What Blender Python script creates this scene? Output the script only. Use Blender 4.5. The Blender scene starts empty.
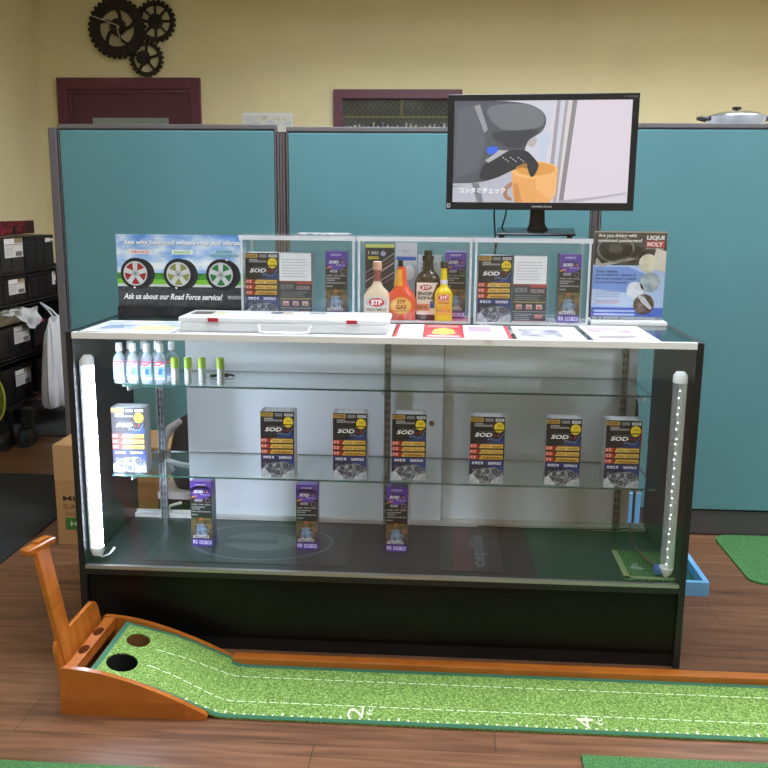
import bpy, bmesh, math, random
from mathutils import Vector, Matrix
S = bpy.context.scene
COL = S.collection
PI = math.pi
rnd = random.Random(7)

# ------------------------------------------------------------------ helpers
def lin(h):
    h = h.lstrip('#'); o = []
    for i in (0, 2, 4):
        c = int(h[i:i+2], 16) / 255
        o.append(c / 12.92 if c <= .04045 else ((c + .055) / 1.055) ** 2.4)
    return (*o, 1)

_m = {}
def C(h, rough=.5, metal=0., noise=0., scale=40., spec=.5, bump=0., coat=0.):
    """plain principled material of one colour, optionally mottled by a noise texture"""
    k = (h, rough, metal, noise, scale, spec, bump, coat)
    if k in _m: return _m[k]
    m = bpy.data.materials.new('surface_' + h.strip('#')); m.use_nodes = True
    nt = m.node_tree; b = nt.nodes['Principled BSDF']
    b.inputs['Base Color'].default_value = lin(h); b.inputs['Roughness'].default_value = rough
    b.inputs['Metallic'].default_value = metal; b.inputs['Specular IOR Level'].default_value = spec
    b.inputs['Coat Weight'].default_value = coat
    if noise or bump:
        tc = nt.nodes.new('ShaderNodeTexCoord'); n = nt.nodes.new('ShaderNodeTexNoise')
        n.inputs['Scale'].default_value = scale; n.inputs['Detail'].default_value = 5
        nt.links.new(tc.outputs['Object'], n.inputs['Vector'])
        if noise:
            r = nt.nodes.new('ShaderNodeValToRGB'); c = lin(h)
            r.color_ramp.elements[0].position = .3; r.color_ramp.elements[1].position = .7
            r.color_ramp.elements[0].color = tuple(x * (1 - noise) for x in c[:3]) + (1,)
            r.color_ramp.elements[1].color = tuple(min(1, x * (1 + noise)) for x in c[:3]) + (1,)
            nt.links.new(n.outputs['Fac'], r.inputs['Fac']); nt.links.new(r.outputs['Color'], b.inputs['Base Color'])
        if bump:
            bp = nt.nodes.new('ShaderNodeBump'); bp.inputs['Strength'].default_value = bump
            bp.inputs['Distance'].default_value = .004
            nt.links.new(n.outputs['Fac'], bp.inputs['Height']); nt.links.new(bp.outputs['Normal'], b.inputs['Normal'])
    _m[k] = m; return m

def E(h, strength=1.):
    k = ('E', h, strength)
    if k in _m: return _m[k]
    m = bpy.data.materials.new('light_' + h.strip('#')); m.use_nodes = True
    b = m.node_tree.nodes['Principled BSDF']
    b.inputs['Base Color'].default_value = (0.02, 0.02, 0.02, 1); b.inputs['Roughness'].default_value = .4
    b.inputs['Emission Color'].default_value = lin(h); b.inputs['Emission Strength'].default_value = strength
    _m[k] = m; return m

def glass(name, tint, rough=.0, ior=1.5, refl='#ffffff'):
    k = ('G', name)
    if k in _m: return _m[k]
    m = bpy.data.materials.new(name); m.use_nodes = True; nt = m.node_tree
    for n in list(nt.nodes): nt.nodes.remove(n)
    o = nt.nodes.new('ShaderNodeOutputMaterial'); mx = nt.nodes.new('ShaderNodeMixShader')
    t = nt.nodes.new('ShaderNodeBsdfTransparent'); g = nt.nodes.new('ShaderNodeBsdfGlossy')
    f = nt.nodes.new('ShaderNodeFresnel'); ge = nt.nodes.new('ShaderNodeNewGeometry')
    mr = nt.nodes.new('ShaderNodeMapRange'); mr.inputs['To Min'].default_value = ior; mr.inputs['To Max'].default_value = 1 / ior
    nt.links.new(ge.outputs['Backfacing'], mr.inputs['Value']); nt.links.new(mr.outputs[0], f.inputs['IOR'])
    t.inputs['Color'].default_value = (*tint, 1); g.inputs['Roughness'].default_value = rough
    g.inputs['Color'].default_value = lin(refl)
    nt.links.new(f.outputs[0], mx.inputs[0]); nt.links.new(t.outputs[0], mx.inputs[1])
    nt.links.new(g.outputs[0], mx.inputs[2]); nt.links.new(mx.outputs[0], o.inputs[0])
    _m[k] = m; return m

def milky(name, h, alpha=.5, rough=.3):
    """cloudy plastic: part clear, part white"""
    k = ('M', name)
    if k in _m: return _m[k]
    m = bpy.data.materials.new(name); m.use_nodes = True
    b = m.node_tree.nodes['Principled BSDF']
    b.inputs['Base Color'].default_value = lin(h); b.inputs['Roughness'].default_value = rough
    b.inputs['Alpha'].default_value = alpha
    _m[k] = m; return m

def mottled(name, stops, scale=20., rough=.5, kind='noise', stretch=(1, 1, 1), detail=6., dist=0., rot=0.):
    k = ('T', name)
    if k in _m: return _m[k]
    m = bpy.data.materials.new(name); m.use_nodes = True; nt = m.node_tree; b = nt.nodes['Principled BSDF']
    b.inputs['Roughness'].default_value = rough
    tc = nt.nodes.new('ShaderNodeTexCoord'); mp = nt.nodes.new('ShaderNodeMapping')
    mp.inputs['Scale'].default_value = stretch; mp.inputs['Rotation'].default_value = (0, rot, 0)
    nt.links.new(tc.outputs['Object'], mp.inputs[0])
    if kind == 'noise':
        n = nt.nodes.new('ShaderNodeTexNoise'); n.inputs['Detail'].default_value = detail
        n.inputs['Distortion'].default_value = dist; out = n.outputs['Fac']
    else:
        n = nt.nodes.new('ShaderNodeTexVoronoi'); out = n.outputs['Color' if kind == 'cells' else 'Distance']
    n.inputs['Scale'].default_value = scale
    nt.links.new(mp.outputs[0], n.inputs['Vector'])
    r = nt.nodes.new('ShaderNodeValToRGB')
    while len(r.color_ramp.elements) < len(stops): r.color_ramp.elements.new(.5)
    for e, (p, h) in zip(r.color_ramp.elements, stops): e.position = p; e.color = lin(h)
    nt.links.new(out, r.inputs['Fac']); nt.links.new(r.outputs['Color'], b.inputs['Base Color'])
    _m[k] = m; return m

def link_obj(name, me, parent=None):
    o = bpy.data.objects.new(name, me); COL.objects.link(o)
    if parent: o.parent = parent
    return o

def obj(name, bm, mats, parent=None, smooth=False, loc=None):
    me = bpy.data.meshes.new(name)
    bm.normal_update(); bm.to_mesh(me); bm.free()
    if not isinstance(mats, (list, tuple)): mats = [mats]
    for m in mats: me.materials.append(m)
    if smooth:
        me.polygons.foreach_set('use_smooth', [True] * len(me.polygons))
        try: me.set_sharp_from_angle(angle=math.radians(38))
        except Exception: pass
    o = link_obj(name, me, parent)
    if loc: o.location = loc
    return o

def tag(o, label=None, cat=None, group=None, kind=None):
    if label: o['label'] = label
    if cat: o['category'] = cat
    if group: o['group'] = group
    if kind: o['kind'] = kind
    return o

def thing(name, label, cat, loc=(0, 0, 0), rotz=0., group=None, rot=None):
    o = link_obj(name, None); o.location = loc; o.rotation_euler = rot or (0, 0, rotz)
    return tag(o, label, cat, group)

def struct(name, bm, m, parent=None):
    o = obj(name, bm, m, parent)
    if not parent: o['kind'] = 'structure'
    return o

def copy_tree(o, parent=None):
    c = o.copy(); COL.objects.link(c); c.parent = parent
    for ch in [k for k in bpy.data.objects if k.parent == o]: copy_tree(ch, c)
    return c

def box(bm, x0, y0, z0, x1, y1, z1, mi=0, bev=0., M=None, seg=2):
    r = bmesh.ops.create_cube(bm, size=1)
    vs = r['verts']
    for v in vs:
        v.co = Vector((x0 + (v.co.x + .5) * (x1 - x0), y0 + (v.co.y + .5) * (y1 - y0), z0 + (v.co.z + .5) * (z1 - z0)))
    fs = list({f for v in vs for f in v.link_faces})
    for f in fs: f.material_index = mi
    if bev:
        es = list({e for v in vs for e in v.link_edges})
        r2 = bmesh.ops.bevel(bm, geom=es, offset=bev, segments=seg, affect='EDGES', profile=.6)
        for f in r2['faces']: f.material_index = mi
        vs = list({v for f in r2['faces'] for v in f.verts} | {v for v in vs if v.is_valid})
    if M is not None:
        for v in vs: v.co = M @ v.co
    return vs

def bx(*a, **k):
    bm = bmesh.new(); box(bm, *a, **k); return bm

def tube(bm, pts, r, n=8, mi=0, cap=True, closed=False):
    pts = [Vector(p) for p in pts]; rings = []
    N = len(pts); prev = None
    for i, p in enumerate(pts):
        a = pts[(i - 1) % N] if (closed or i > 0) else p
        b = pts[(i + 1) % N] if (closed or i < N - 1) else p
        d = (b - a).normalized()
        if prev is None:
            s = d.cross(Vector((0, 0, 1)))
            if s.length < .1: s = d.cross(Vector((0, 1, 0)))
        else: s = prev - d * prev.dot(d)
        s.normalize(); prev = s; t = d.cross(s)
        rr = r[i] if isinstance(r, (list, tuple)) else r
        rings.append([bm.verts.new(p + (s * math.cos(2*PI*k/n) + t * math.sin(2*PI*k/n)) * rr) for k in range(n)])
    for i in range(N if closed else N - 1):
        A, B = rings[i], rings[(i + 1) % N]
        for k in range(n):
            f = bm.faces.new((A[k], A[(k+1) % n], B[(k+1) % n], B[k])); f.material_index = mi
    if cap and not closed:
        bm.faces.new(list(reversed(rings[0]))).material_index = mi
        bm.faces.new(rings[-1]).material_index = mi

def loft(bm, secs, n=28, mi=0, cx=0., cy=0., cap=True):
    """stack of super-ellipse sections (z, rx, ry, power)"""
    rings = []
    for s in secs:
        z, rx, ry = s[:3]; p = s[3] if len(s) > 3 else 2.
        ring = []
        for k in range(n):
            a = 2 * PI * k / n; c, q = math.cos(a), math.sin(a)
            ring.append(bm.verts.new((cx + rx * math.copysign(abs(c) ** (2 / p), c), cy + ry * math.copysign(abs(q) ** (2 / p), q), z)))
        rings.append(ring)
    for A, B in zip(rings, rings[1:]):
        for k in range(n): bm.faces.new((A[k], A[(k+1) % n], B[(k+1) % n], B[k])).material_index = mi
    if cap:
        bm.faces.new(list(reversed(rings[0]))).material_index = mi
        bm.faces.new(rings[-1]).material_index = mi

def extrude_poly(bm, pts, axis, a, b, mi=0):
    """2-D outline pushed between a and b along an axis ('x': pts are (y,z); 'y': (x,z); 'z': (x,y))"""
    def P(p, t):
        return {'x': (t, p[0], p[1]), 'y': (p[0], t, p[1]), 'z': (p[0], p[1], t)}[axis]
    A = [bm.verts.new(P(p, a)) for p in pts]; B = [bm.verts.new(P(p, b)) for p in pts]
    n = len(pts)
    fs = [bm.faces.new(A), bm.faces.new(list(reversed(B)))]
    for i in range(n): fs.append(bm.faces.new((A[i], B[i], B[(i+1) % n], A[(i+1) % n])))
    for f in fs: f.material_index = mi
    bmesh.ops.recalc_face_normals(bm, faces=fs)
    return fs

_tx = {}
def text_geo(s, bold=0.):
    k = (s, bold)
    if k not in _tx:
        cu = bpy.data.curves.new('lettering', 'FONT'); cu.body = s; cu.resolution_u = 2; cu.offset = bold
        cu.fill_mode = 'FRONT'
        o = bpy.data.objects.new('lettering', cu); COL.objects.link(o)
        dg = bpy.context.evaluated_depsgraph_get(); dg.update()
        ev = o.evaluated_get(dg); me = ev.to_mesh()
        V = [tuple(v.co[:2]) for v in me.vertices]; F = [tuple(p.vertices) for p in me.polygons]
        ev.to_mesh_clear(); bpy.data.objects.remove(o); bpy.data.curves.remove(cu)
        if V:
            x0 = min(v[0] for v in V); x1 = max(v[0] for v in V); y0 = min(v[1] for v in V); y1 = max(v[1] for v in V)
            V = [((v[0]-x0) / max(1e-6, x1-x0), (v[1]-y0) / max(1e-6, y1-y0)) for v in V]
        _tx[k] = (V, F)
    return _tx[k]

class Art:
    """printed artwork: flat shapes in unit (u,v) space laid over a w x h face, layers a hair apart"""
    def __init__(s, w, h, mode='front', eps=.00025, base=0.0003):
        s.w, s.h, s.mode, s.eps, s.base = w, h, mode, eps, base
        s.bm = bmesh.new(); s.mats = []; s.n = 0
    def mi(s, m):
        if isinstance(m, str): m = C(m, .45)
        if m not in s.mats: s.mats.append(m)
        return s.mats.index(m)
    def pt(s, u, v, L):
        d = s.base + L * s.eps
        if s.mode == 'front': return (u * s.w, -d, v * s.h)
        return (u * s.w, v * s.h, d)
    def poly(s, pts, m, L=1):
        vs = [s.bm.verts.new(s.pt(u, v, L)) for u, v in pts]
        f = s.bm.faces.new(vs); f.material_index = s.mi(m); f.normal_update()
        nrm = Vector((0, -1, 0)) if s.mode == 'front' else Vector((0, 0, 1))
        if f.normal.dot(nrm) < 0: f.normal_flip()
    def rect(s, a, b, c, d, m, L=1, sh=0.):
        s.poly([(a, b), (c, b), (c + sh, d), (a + sh, d)], m, L)
    def disc(s, u, v, ru, rv, m, L=1, n=20, a0=0., a1=2*PI):
        full = abs(a1 - a0 - 2*PI) < 1e-6; k = n if full else n + 1
        s.poly([(u + ru * math.cos(a0 + (a1-a0)*i/n), v + rv * math.sin(a0 + (a1-a0)*i/n)) for i in range(k)], m, L)
    def ring(s, u, v, ru, rv, t, m, L=1, n=24):
        for i in range(n):
            a, b = 2*PI*i/n, 2*PI*(i+1)/n
            s.poly([(u + ru*math.cos(a), v + rv*math.sin(a)), (u + ru*math.cos(b), v + rv*math.sin(b)),
                    (u + ru*t*math.cos(b), v + rv*t*math.sin(b)), (u + ru*t*math.cos(a), v + rv*t*math.sin(a))], m, L)
    def line(s, p, q, t, m, L=1):
        ar = s.h / s.w
        d = Vector((q[0]-p[0], (q[1]-p[1]) * ar)); nn = Vector((-d.y, d.x)).normalized() * t / 2
        s.poly([(p[0]+nn.x, p[1]+nn.y/ar), (q[0]+nn.x, q[1]+nn.y/ar), (q[0]-nn.x, q[1]-nn.y/ar), (p[0]-nn.x, p[1]-nn.y/ar)], m, L)
    def text(s, t, a, b, c, d, m, L=3, shear=0., bold=0., rot=False, mirror=False):
        V, F = text_geo(t, bold); i = s.mi(m); vs = []
        for x, y in V:
            if mirror: x = 1 - x
            if rot: x, y = 1 - y, x
            vs.append(s.bm.verts.new(s.pt(a + x * (c - a) + shear * y, b + y * (d - b), L)))
        nrm = Vector((0, -1, 0)) if s.mode == 'front' else Vector((0, 0, 1))
        for f in F:
            try: g = s.bm.faces.new([vs[k] for k in f])
            except ValueError: continue
            g.material_index = i; g.normal_update()
            if g.normal.dot(nrm) < 0: g.normal_flip()
    def glyphs(s, a, b, c, d, m, L=3, n=8, gap=.3, seed=0):
        """row of small marks standing for print too fine to read in the photograph"""
        r = random.Random(seed + int(a*1000) + int(b*1000)); w = (c - a) / n; e = w * (1 - gap)
        for i in range(n):
            x = a + i * w
            if r.random() < .08: continue
            k = r.randint(0, 3); t = (d - b)
            if k != 0: s.rect(x, d - t*.28, x + e, d, m, L)
            if k != 1: s.rect(x, b, x + e, b + t*.25, m, L)
            if k != 2: s.rect(x, b, x + e*.3, d, m, L)
            if k != 3: s.rect(x + e*.62, b, x + e, d, m, L)
    def lines(s, a, b, c, d, m, L=2, n=5, fill=.45, seed=0):
        r = random.Random(seed + n); h = (d - b) / n
        for i in range(n): s.rect(a, b + i*h, a + (c-a)*r.uniform(.72, 1.), b + i*h + h*fill, m, L)
    def build(s, name, parent, loc=(0, 0, 0)):
        return obj(name, s.bm, s.mats, parent, loc=loc)

# ------------------------------------------------------------------ shared surfaces
M_black = C('#1c1d1e', .38, noise=.15, scale=30)
M_lam = C('#0a0b0b', .3, noise=.12, scale=6, spec=.25)
M_deck = C('#2a302f', .35, spec=.3, noise=.06, scale=5)
M_white = C('#e6e5e2', .4)
M_alu = C('#b9b9b6', .35, .8)
M_chrome = C('#c9cdd0', .16, 1.)
M_green_edge = C('#1e4d42', .2)
M_glass = glass('clear_pane_glass', (.975, .985, .983), ior=1.45)
M_shelfglass = glass('shelf_glass', (.94, .97, .965), ior=1.6)
M_acryl = glass('clear_acrylic', (.97, .98, .985), .04, 1.5)
M_acryl_edge = milky('acrylic_edge', '#f2f6f8', .45, .15)
M_milk = milky('frosted_polypropylene', '#f4f7f8', .72, .3)

def wood_mat():
    m = bpy.data.materials.new('varnished_orange_wood'); m.use_nodes = True; nt = m.node_tree; b = nt.nodes['Principled BSDF']
    b.inputs['Roughness'].default_value = .25; b.inputs['Coat Weight'].default_value = .35
    tc = nt.nodes.new('ShaderNodeTexCoord'); mp = nt.nodes.new('ShaderNodeMapping'); mp.inputs['Scale'].default_value = (2, 14, 5)
    n = nt.nodes.new('ShaderNodeTexNoise'); n.inputs['Scale'].default_value = 2.2; n.inputs['Detail'].default_value = 6
    r = nt.nodes.new('ShaderNodeValToRGB'); r.color_ramp.elements[0].position = .25; r.color_ramp.elements[1].position = .8
    r.color_ramp.elements[0].color = lin('#a0561c'); r.color_ramp.elements[1].color = lin('#be7029')
    br = nt.nodes.new('ShaderNodeTexBrick'); br.inputs['Scale'].default_value = 1; br.inputs['Brick Width'].default_value = .21
    br.inputs['Row Height'].default_value = .045; br.inputs['Mortar Size'].default_value = 0
    br.inputs['Color1'].default_value = (.82, .82, .82, 1); br.inputs['Color2'].default_value = (1.1, 1.1, 1.1, 1)
    sw = nt.nodes.new('ShaderNodeMapping'); sw.inputs['Rotation'].default_value = (PI/2, 0, 0)
    mx = nt.nodes.new('ShaderNodeMix'); mx.data_type = 'RGBA'; mx.blend_type = 'MULTIPLY'; mx.inputs[0].default_value = .8
    L = nt.links.new
    L(tc.outputs['Object'], mp.inputs[0]); L(mp.outputs[0], n.inputs['Vector']); L(n.outputs['Fac'], r.inputs['Fac'])
    L(tc.outputs['Object'], sw.inputs[0]); L(sw.outputs[0], br.inputs['Vector'])
    L(r.outputs['Color'], mx.inputs[6]); L(br.outputs['Color'], mx.inputs[7]); L(mx.outputs[2], b.inputs['Base Color'])
    return m
M_wood = wood_mat()

def floor_mat():
    m = bpy.data.materials.new('walnut_vinyl_planks'); m.use_nodes = True; nt = m.node_tree; b = nt.nodes['Principled BSDF']
    L = nt.links.new
    tc = nt.nodes.new('ShaderNodeTexCoord')
    br = nt.nodes.new('ShaderNodeTexBrick'); br.inputs['Scale'].default_value = 1
    br.inputs['Brick Width'].default_value = 1.22; br.inputs['Row Height'].default_value = .152
    br.inputs['Mortar Size'].default_value = .0012; br.inputs['Mortar'].default_value = lin('#4a382c')
    br.inputs['Color1'].default_value = lin('#745039'); br.inputs['Color2'].default_value = lin('#886247')
    br.offset = .37
    mp = nt.nodes.new('ShaderNodeMapping'); mp.inputs['Scale'].default_value = (1.6, 22, 1)
    n = nt.nodes.new('ShaderNodeTexNoise'); n.inputs['Scale'].default_value = 2.; n.inputs['Detail'].default_value = 8; n.inputs['Distortion'].default_value = .6
    r = nt.nodes.new('ShaderNodeValToRGB'); r.color_ramp.elements[0].position = .3; r.color_ramp.elements[1].position = .75
    r.color_ramp.elements[0].color = (.5, .47, .44, 1); r.color_ramp.elements[1].color = (1.35, 1.32, 1.28, 1)
    n2 = nt.nodes.new('ShaderNodeTexNoise'); n2.inputs['Scale'].default_value = 1.3; n2.inputs['Detail'].default_value = 3
    mp2 = nt.nodes.new('ShaderNodeMapping'); mp2.inputs['Scale'].default_value = (1, 4, 1)
    r2 = nt.nodes.new('ShaderNodeValToRGB'); r2.color_ramp.elements[0].color = (.8, .78, .78, 1); r2.color_ramp.elements[1].color = (1.15, 1.15, 1.15, 1)
    mx = nt.nodes.new('ShaderNodeMix'); mx.data_type = 'RGBA'; mx.blend_type = 'MULTIPLY'; mx.inputs[0].default_value = 1
    mx2 = nt.nodes.new('ShaderNodeMix'); mx2.data_type = 'RGBA'; mx2.blend_type = 'MULTIPLY'; mx2.inputs[0].default_value = 1
    L(tc.outputs['Object'], br.inputs['Vector']); L(tc.outputs['Object'], mp.inputs[0]); L(mp.outputs[0], n.inputs['Vector'])
    L(tc.outputs['Object'], mp2.inputs[0]); L(mp2.outputs[0], n2.inputs['Vector']); L(n2.outputs['Fac'], r2.inputs['Fac'])
    L(n.outputs['Fac'], r.inputs['Fac']); L(br.outputs['Color'], mx.inputs[6]); L(r.outputs['Color'], mx.inputs[7])
    L(mx.outputs[2], mx2.inputs[6]); L(r2.outputs['Color'], mx2.inputs[7]); L(mx2.outputs[2], b.inputs['Base Color'])
    b.inputs['Roughness'].default_value = .42; b.inputs['Specular IOR Level'].default_value = .4
    return m

def turf_mat(name, dark, mid, light, scale=420.):
    return mottled(name, [(.3, dark), (.5, mid), (.72, light)], scale=scale, rough=.85, detail=3)
M_putt = turf_mat('putting_turf', '#38581f', '#73993e', '#b2d07e', 210)
M_turf = turf_mat('green_turf', '#26532a', '#43773f', '#649a58', 300)
M_turf_dk = turf_mat('dark_turf', '#1c3a1a', '#3f6a36', '#86ab6c', 170)

# ------------------------------------------------------------------ room
YW, XL, XR, YF, ZC = 3.8, -1.72, 4.6, -4.6, 3.05
M_wall = C('#dccfa0', .85, noise=.03, scale=3, bump=.05)
struct('floor', bx(XL, YF, -.05, XR, YW, 0), floor_mat())
struct('wall_back', bx(XL - .1, YW, 0, XR + .1, YW + .1, ZC), M_wall)
struct('wall_left', bx(XL - .1, YF, 0, XL, YW, ZC), M_wall)
struct('wall_right', bx(XR, YF, 0, XR + .1, YW, ZC), M_wall)
struct('wall_front', bx(XL - .1, YF - .1, 0, XR + .1, YF, ZC), M_wall)
struct('ceiling', bx(XL - .1, YF - .1, ZC, XR + .1, YW + .1, ZC + .08), C('#dcdcd6', .9, noise=.03, scale=8))
struct('baseboard_back', bx(-.55, YW - .012, 0, XR, YW, .1), C('#54483f', .5))
struct('baseboard_left', bx(XL, YF, 0, XL + .012, YW - .02, .1), C('#54483f', .5))

M_mar = C('#5c2c3a', .42, noise=.04, scale=12)
# maroon door with its frame and window
door = link_obj('door_1', None); door.location = (-1.085, YW, 0); door['kind'] = 'structure'
bm = bmesh.new()
for a, b, c, d in ((-.495, 0, -.425, 2.16), (.425, 0, .495, 2.16), (-.425, 2.085, .425, 2.16)): box(bm, a, -.035, b, c, 0, d, bev=.003)
for a, b, c, d in ((-.425, 0, -.4, 2.085), (.4, 0, .425, 2.085), (-.4, 2.06, .4, 2.085)): box(bm, a, -.02, b, c, 0, d)
obj('door_frame', bm, M_mar, door)
bm = bmesh.new()
for a, b, c, d in ((-.4, 0.01, -.265, 2.06), (.265, .01, .4, 2.06), (-.265, 1.9, .265, 2.06), (-.265, .01, .265, .9)): box(bm, a, -.008, b, c, 0, d)
obj('door_leaf', bm, C('#542835', .5, noise=.04, scale=10), door)
bm = bmesh.new(); box(bm, -.265, -.006, .9, .265, -.001, 1.9)
obj('door_glass', bm, C('#8b9489', .15, noise=.1, scale=4), door)
bm = bmesh.new(); tube(bm, [(.33, -.008, 1.0), (.33, -.05, 1.0), (.24, -.05, 1.0)], .009)
obj('door_handle', bm, M_chrome, door, True)

# maroon window with wired glass, shelves of stock behind it
win = link_obj('window_1', None); win.location = (.315, YW, 0); win['kind'] = 'structure'
bm = bmesh.new()
for a, b, c, d in ((0, .9, .06, 2.085), (.8, .9, .86, 2.085), (.06, 2.025, .8, 2.085), (.06, .9, .8, .96)): box(bm, a, -.035, b, c, 0, d, bev=.003)
obj('window_frame', bm, M_mar, win)
bm = bmesh.new(); box(bm, .06, -.004, .96, .8, -.001, 2.025)
obj('window_view', bm, mottled('stock_room_view', [(.3, '#26292a'), (.5, '#3b3d38'), (.68, '#6a6f70')], 5, .6), win)
bm = bmesh.new()
box(bm, .06, -.008, 1.905, .8, -.005, 1.914, 0); box(bm, .06, -.008, 1.78, .8, -.005, 1.788, 0)
box(bm, .77, -.008, .96, .8, -.005, 2.0, 0)
box(bm, .45, -.007, 1.92, .463, -.005, 2.02, 0)
for i in range(22):
    x = .075 + i * .0315
    box(bm, x, -.008, 1.79, x + rnd.uniform(.008, .016), -.005, 1.79 + rnd.uniform(.055, .09), 1 if i % 4 else 2)
obj('shelf_stock', bm, [C('#8e8440', .5), C('#cfcfb4', .6), C('#6a719b', .6)], win)
bm = bmesh.new()
step = .034
for i in range(-12, 36):
    for sg in (1, -1):
        x0 = .06 + i * step; pts = []
        a, b = (x0, 1.5), (x0 + sg * .5, 2.0)
        # clip the diagonal to the pane
        t0, t1 = 0., 1.
        dx = b[0] - a[0]
        for lo, hi in ((.06, .8),):
            ta, tb = (lo - a[0]) / dx, (hi - a[0]) / dx
            t0, t1 = max(t0, min(ta, tb)), min(t1, max(ta, tb))
        if t1 - t0 > .02:
            p = (a[0] + dx*t0, -.0115, a[1] + .525*t0); q = (a[0] + dx*t1, -.0115, a[1] + .525*t1)
            tube(bm, [p, q], .0011, 4)
obj('wire_mesh', bm, C('#7d7c70', .4, .5), win)
bm = bmesh.new(); box(bm, .06, -.016, .96, .8, -.0132, 2.025)
obj('window_glass', bm, M_glass, win)

# ceiling lights
LIGHT = []
for i, (x, y) in enumerate([(.6, -1.9), (2.9, -1.9), (1.0, .35), (3.3, .35), (.9, 2.2), (2.9, 2.2)]):
    t = thing('ceiling_light', None, 'light', (x, y, ZC), group='recessed fluorescent ceiling panels')
    t['label'] = 'square white recessed fluorescent panel in the ceiling'
    bm = bmesh.new()
    deep = -.24 if y > 1 else -.02  # back frames hang deeper as baffles, shaped to shade the wall top
    for a, b, c, d in ((-.61, -.31, .61, -.29), (-.61, .29, .61, .31), (-.61, -.29, -.59, .29), (.59, -.29, .61, .29)): box(bm, a, b, deep, c, d, 0)
    obj('frame', bm, C('#8f8f8a', .6) if y > 1 else M_white, t)
    obj('diffuser', bx(-.59, -.29, -.012, .59, .29, -.002), E('#e9f0ff', 15. if y > 1 else 11.), t)

# ------------------------------------------------------------------ wall clock of gears
def gear(bm, cx, cz, ro, ri, teeth, y0, y1, tooth=.011, mi=0):
    n = teeth * 4
    for i in range(n):
        def rr(k): return ro + (tooth if (k % 4) in (0, 1) else 0)
        a, b = 2*PI*i/n, 2*PI*(i+1)/n
        r0 = rr(i)
        P = [(cx + r0*math.cos(a), cz + r0*math.sin(a)), (cx + r0*math.cos(b), cz + r0*math.sin(b)),
             (cx + ri*math.cos(b), cz + ri*math.sin(b)), (cx + ri*math.cos(a), cz + ri*math.sin(a))]
        extrude_poly(bm, P, 'y', y0, y1, mi)
def bar(bm, p, q, w, y0, y1, mi=0):
    d = Vector((q[0]-p[0], q[1]-p[1])); n = Vector((-d.y, d.x)).normalized() * w / 2
    extrude_poly(bm, [(p[0]+n.x, p[1]+n.y), (q[0]+n.x, q[1]+n.y), (q[0]-n.x, q[1]-n.y), (p[0]-n.x, p[1]-n.y)], 'y', y0, y1, mi)
ck = thing('wall_clock', 'dark bronze openwork clock made of three linked gears, high on the cream wall', 'clock', (-1.138, YW, 2.474))
M_brz = C('#2b241d', .55, .5, noise=.3, scale=25)
bm = bmesh.new(); gear(bm, 0, 0, .185, .118, 32, -.05, -.03, .012)
for k in range(5):
    a = 2*PI*k/5 + .95; pts = []
    for j in range(5):
        t = .03 + j * .024; aa = a + (j * .16)
        pts.append((t * math.cos(aa), t * math.sin(aa)))
    for p, q in zip(pts, pts[1:]): bar(bm, p, q, .02 - .001*k, -.048, -.032)
obj('large_gear', bm, M_brz, ck)
bm = bmesh.new(); gear(bm, .01, .005, .052, .012, 18, -.056, -.05, .008); obj('centre_cog', bm, M_brz, ck)
bm = bmesh.new(); gear(bm, .257, .046, .126, .1, 24, -.03, -.012, .012)
for k in range(8):
    a = 2*PI*k/8
    bar(bm, (.257 + .035*math.cos(a), .046 + .035*math.sin(a)), (.257 + .102*math.cos(a), .046 + .102*math.sin(a)), .014, -.028, -.014)
gear(bm, .257, .046, .045, .008, 14, -.032, -.012, .006)
obj('upper_gear', bm, M_brz, ck)
bm = bmesh.new(); gear(bm, .186, -.192, .105, .086, 22, -.03, -.012, .012)
for k in range(5):
    a = 2*PI*k/5 + .3
    bar(bm, (.186, -.192), (.186 + .09*math.cos(a), -.192 + .09*math.sin(a)), .014, -.028, -.014)
gear(bm, .165, -.185, .042, .008, 12, -.033, -.012, .006)
obj('lower_gear', bm, M_brz, ck)
bm = bmesh.new(); bar(bm, (.007, .016), (-.155, .073), .007, -.064, -.06); obj('hour_hand', bm, C('#b9b4a4', .4, .4), ck)
bm = bmesh.new(); bar(bm, (.007, .016), (.032, -.11), .007, -.068, -.065); obj('minute_hand', bm, C('#b9b4a4', .4, .4), ck)

# paper on the back wall, seen just over the partition
t = thing('wall_poster', 'pale landscape poster on the cream wall, only its top edge over the partition', 'poster', (-.31, YW - .004, 1.66))
obj('sheet', bx(0, 0, 0, .34, .003, .275), C('#dfe0de', .7), t)
a = Art(.34, .275); a.rect(.02, .02, .98, .93, mottled('pale_landscape', [(.35, '#b9c3c6'), (.55, '#dcd9cc'), (.7, '#a8998a')], 9, .7, stretch=(1, 1, 2.5)), 1)
a.build('picture', t)

# ------------------------------------------------------------------ teal partitions
M_fab = C('#57878d', .9, noise=.05, scale=2.2, bump=.15)
M_trim = C('#6d696b', .45, .3)
M_trim_dk = C('#35302f', .5)
YP = 1.126
def partition(x0, x1, z1, label, y=YP):
    w = x1 - x0
    t = thing('office_partition', label, 'partition', (x0, y, 0), group='teal office partitions')
    bm = bmesh.new()
    box(bm, 0, 0, z1 - .018, w, .045, z1, bev=.003)
    box(bm, 0, 0, .105, .005, .045, z1 - .018); box(bm, w - .005, 0, .105, w, .045, z1 - .018)
    obj('frame', bm, M_trim, t)
    bm = bmesh.new(); box(bm, .005, .004, .112, w - .005, .041, z1 - .019)
    obj('gasket', bm, M_trim_dk, t)
    obj('fabric_panel', bx(.008, -.004, .112, w - .008, .049, z1 - .024, bev=.004), M_fab, t)
    obj('kick_plate', bx(0, .004, .006, w, .041, .105), C('#4c484b', .5), t)
    bm = bmesh.new()
    for x in (.03, w - .03): loft(bm, [(0, .012, .012), (.008, .012, .012)], 10, 0, x, .022)
    obj('foot', bm, M_trim_dk, t)
    return t
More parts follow.
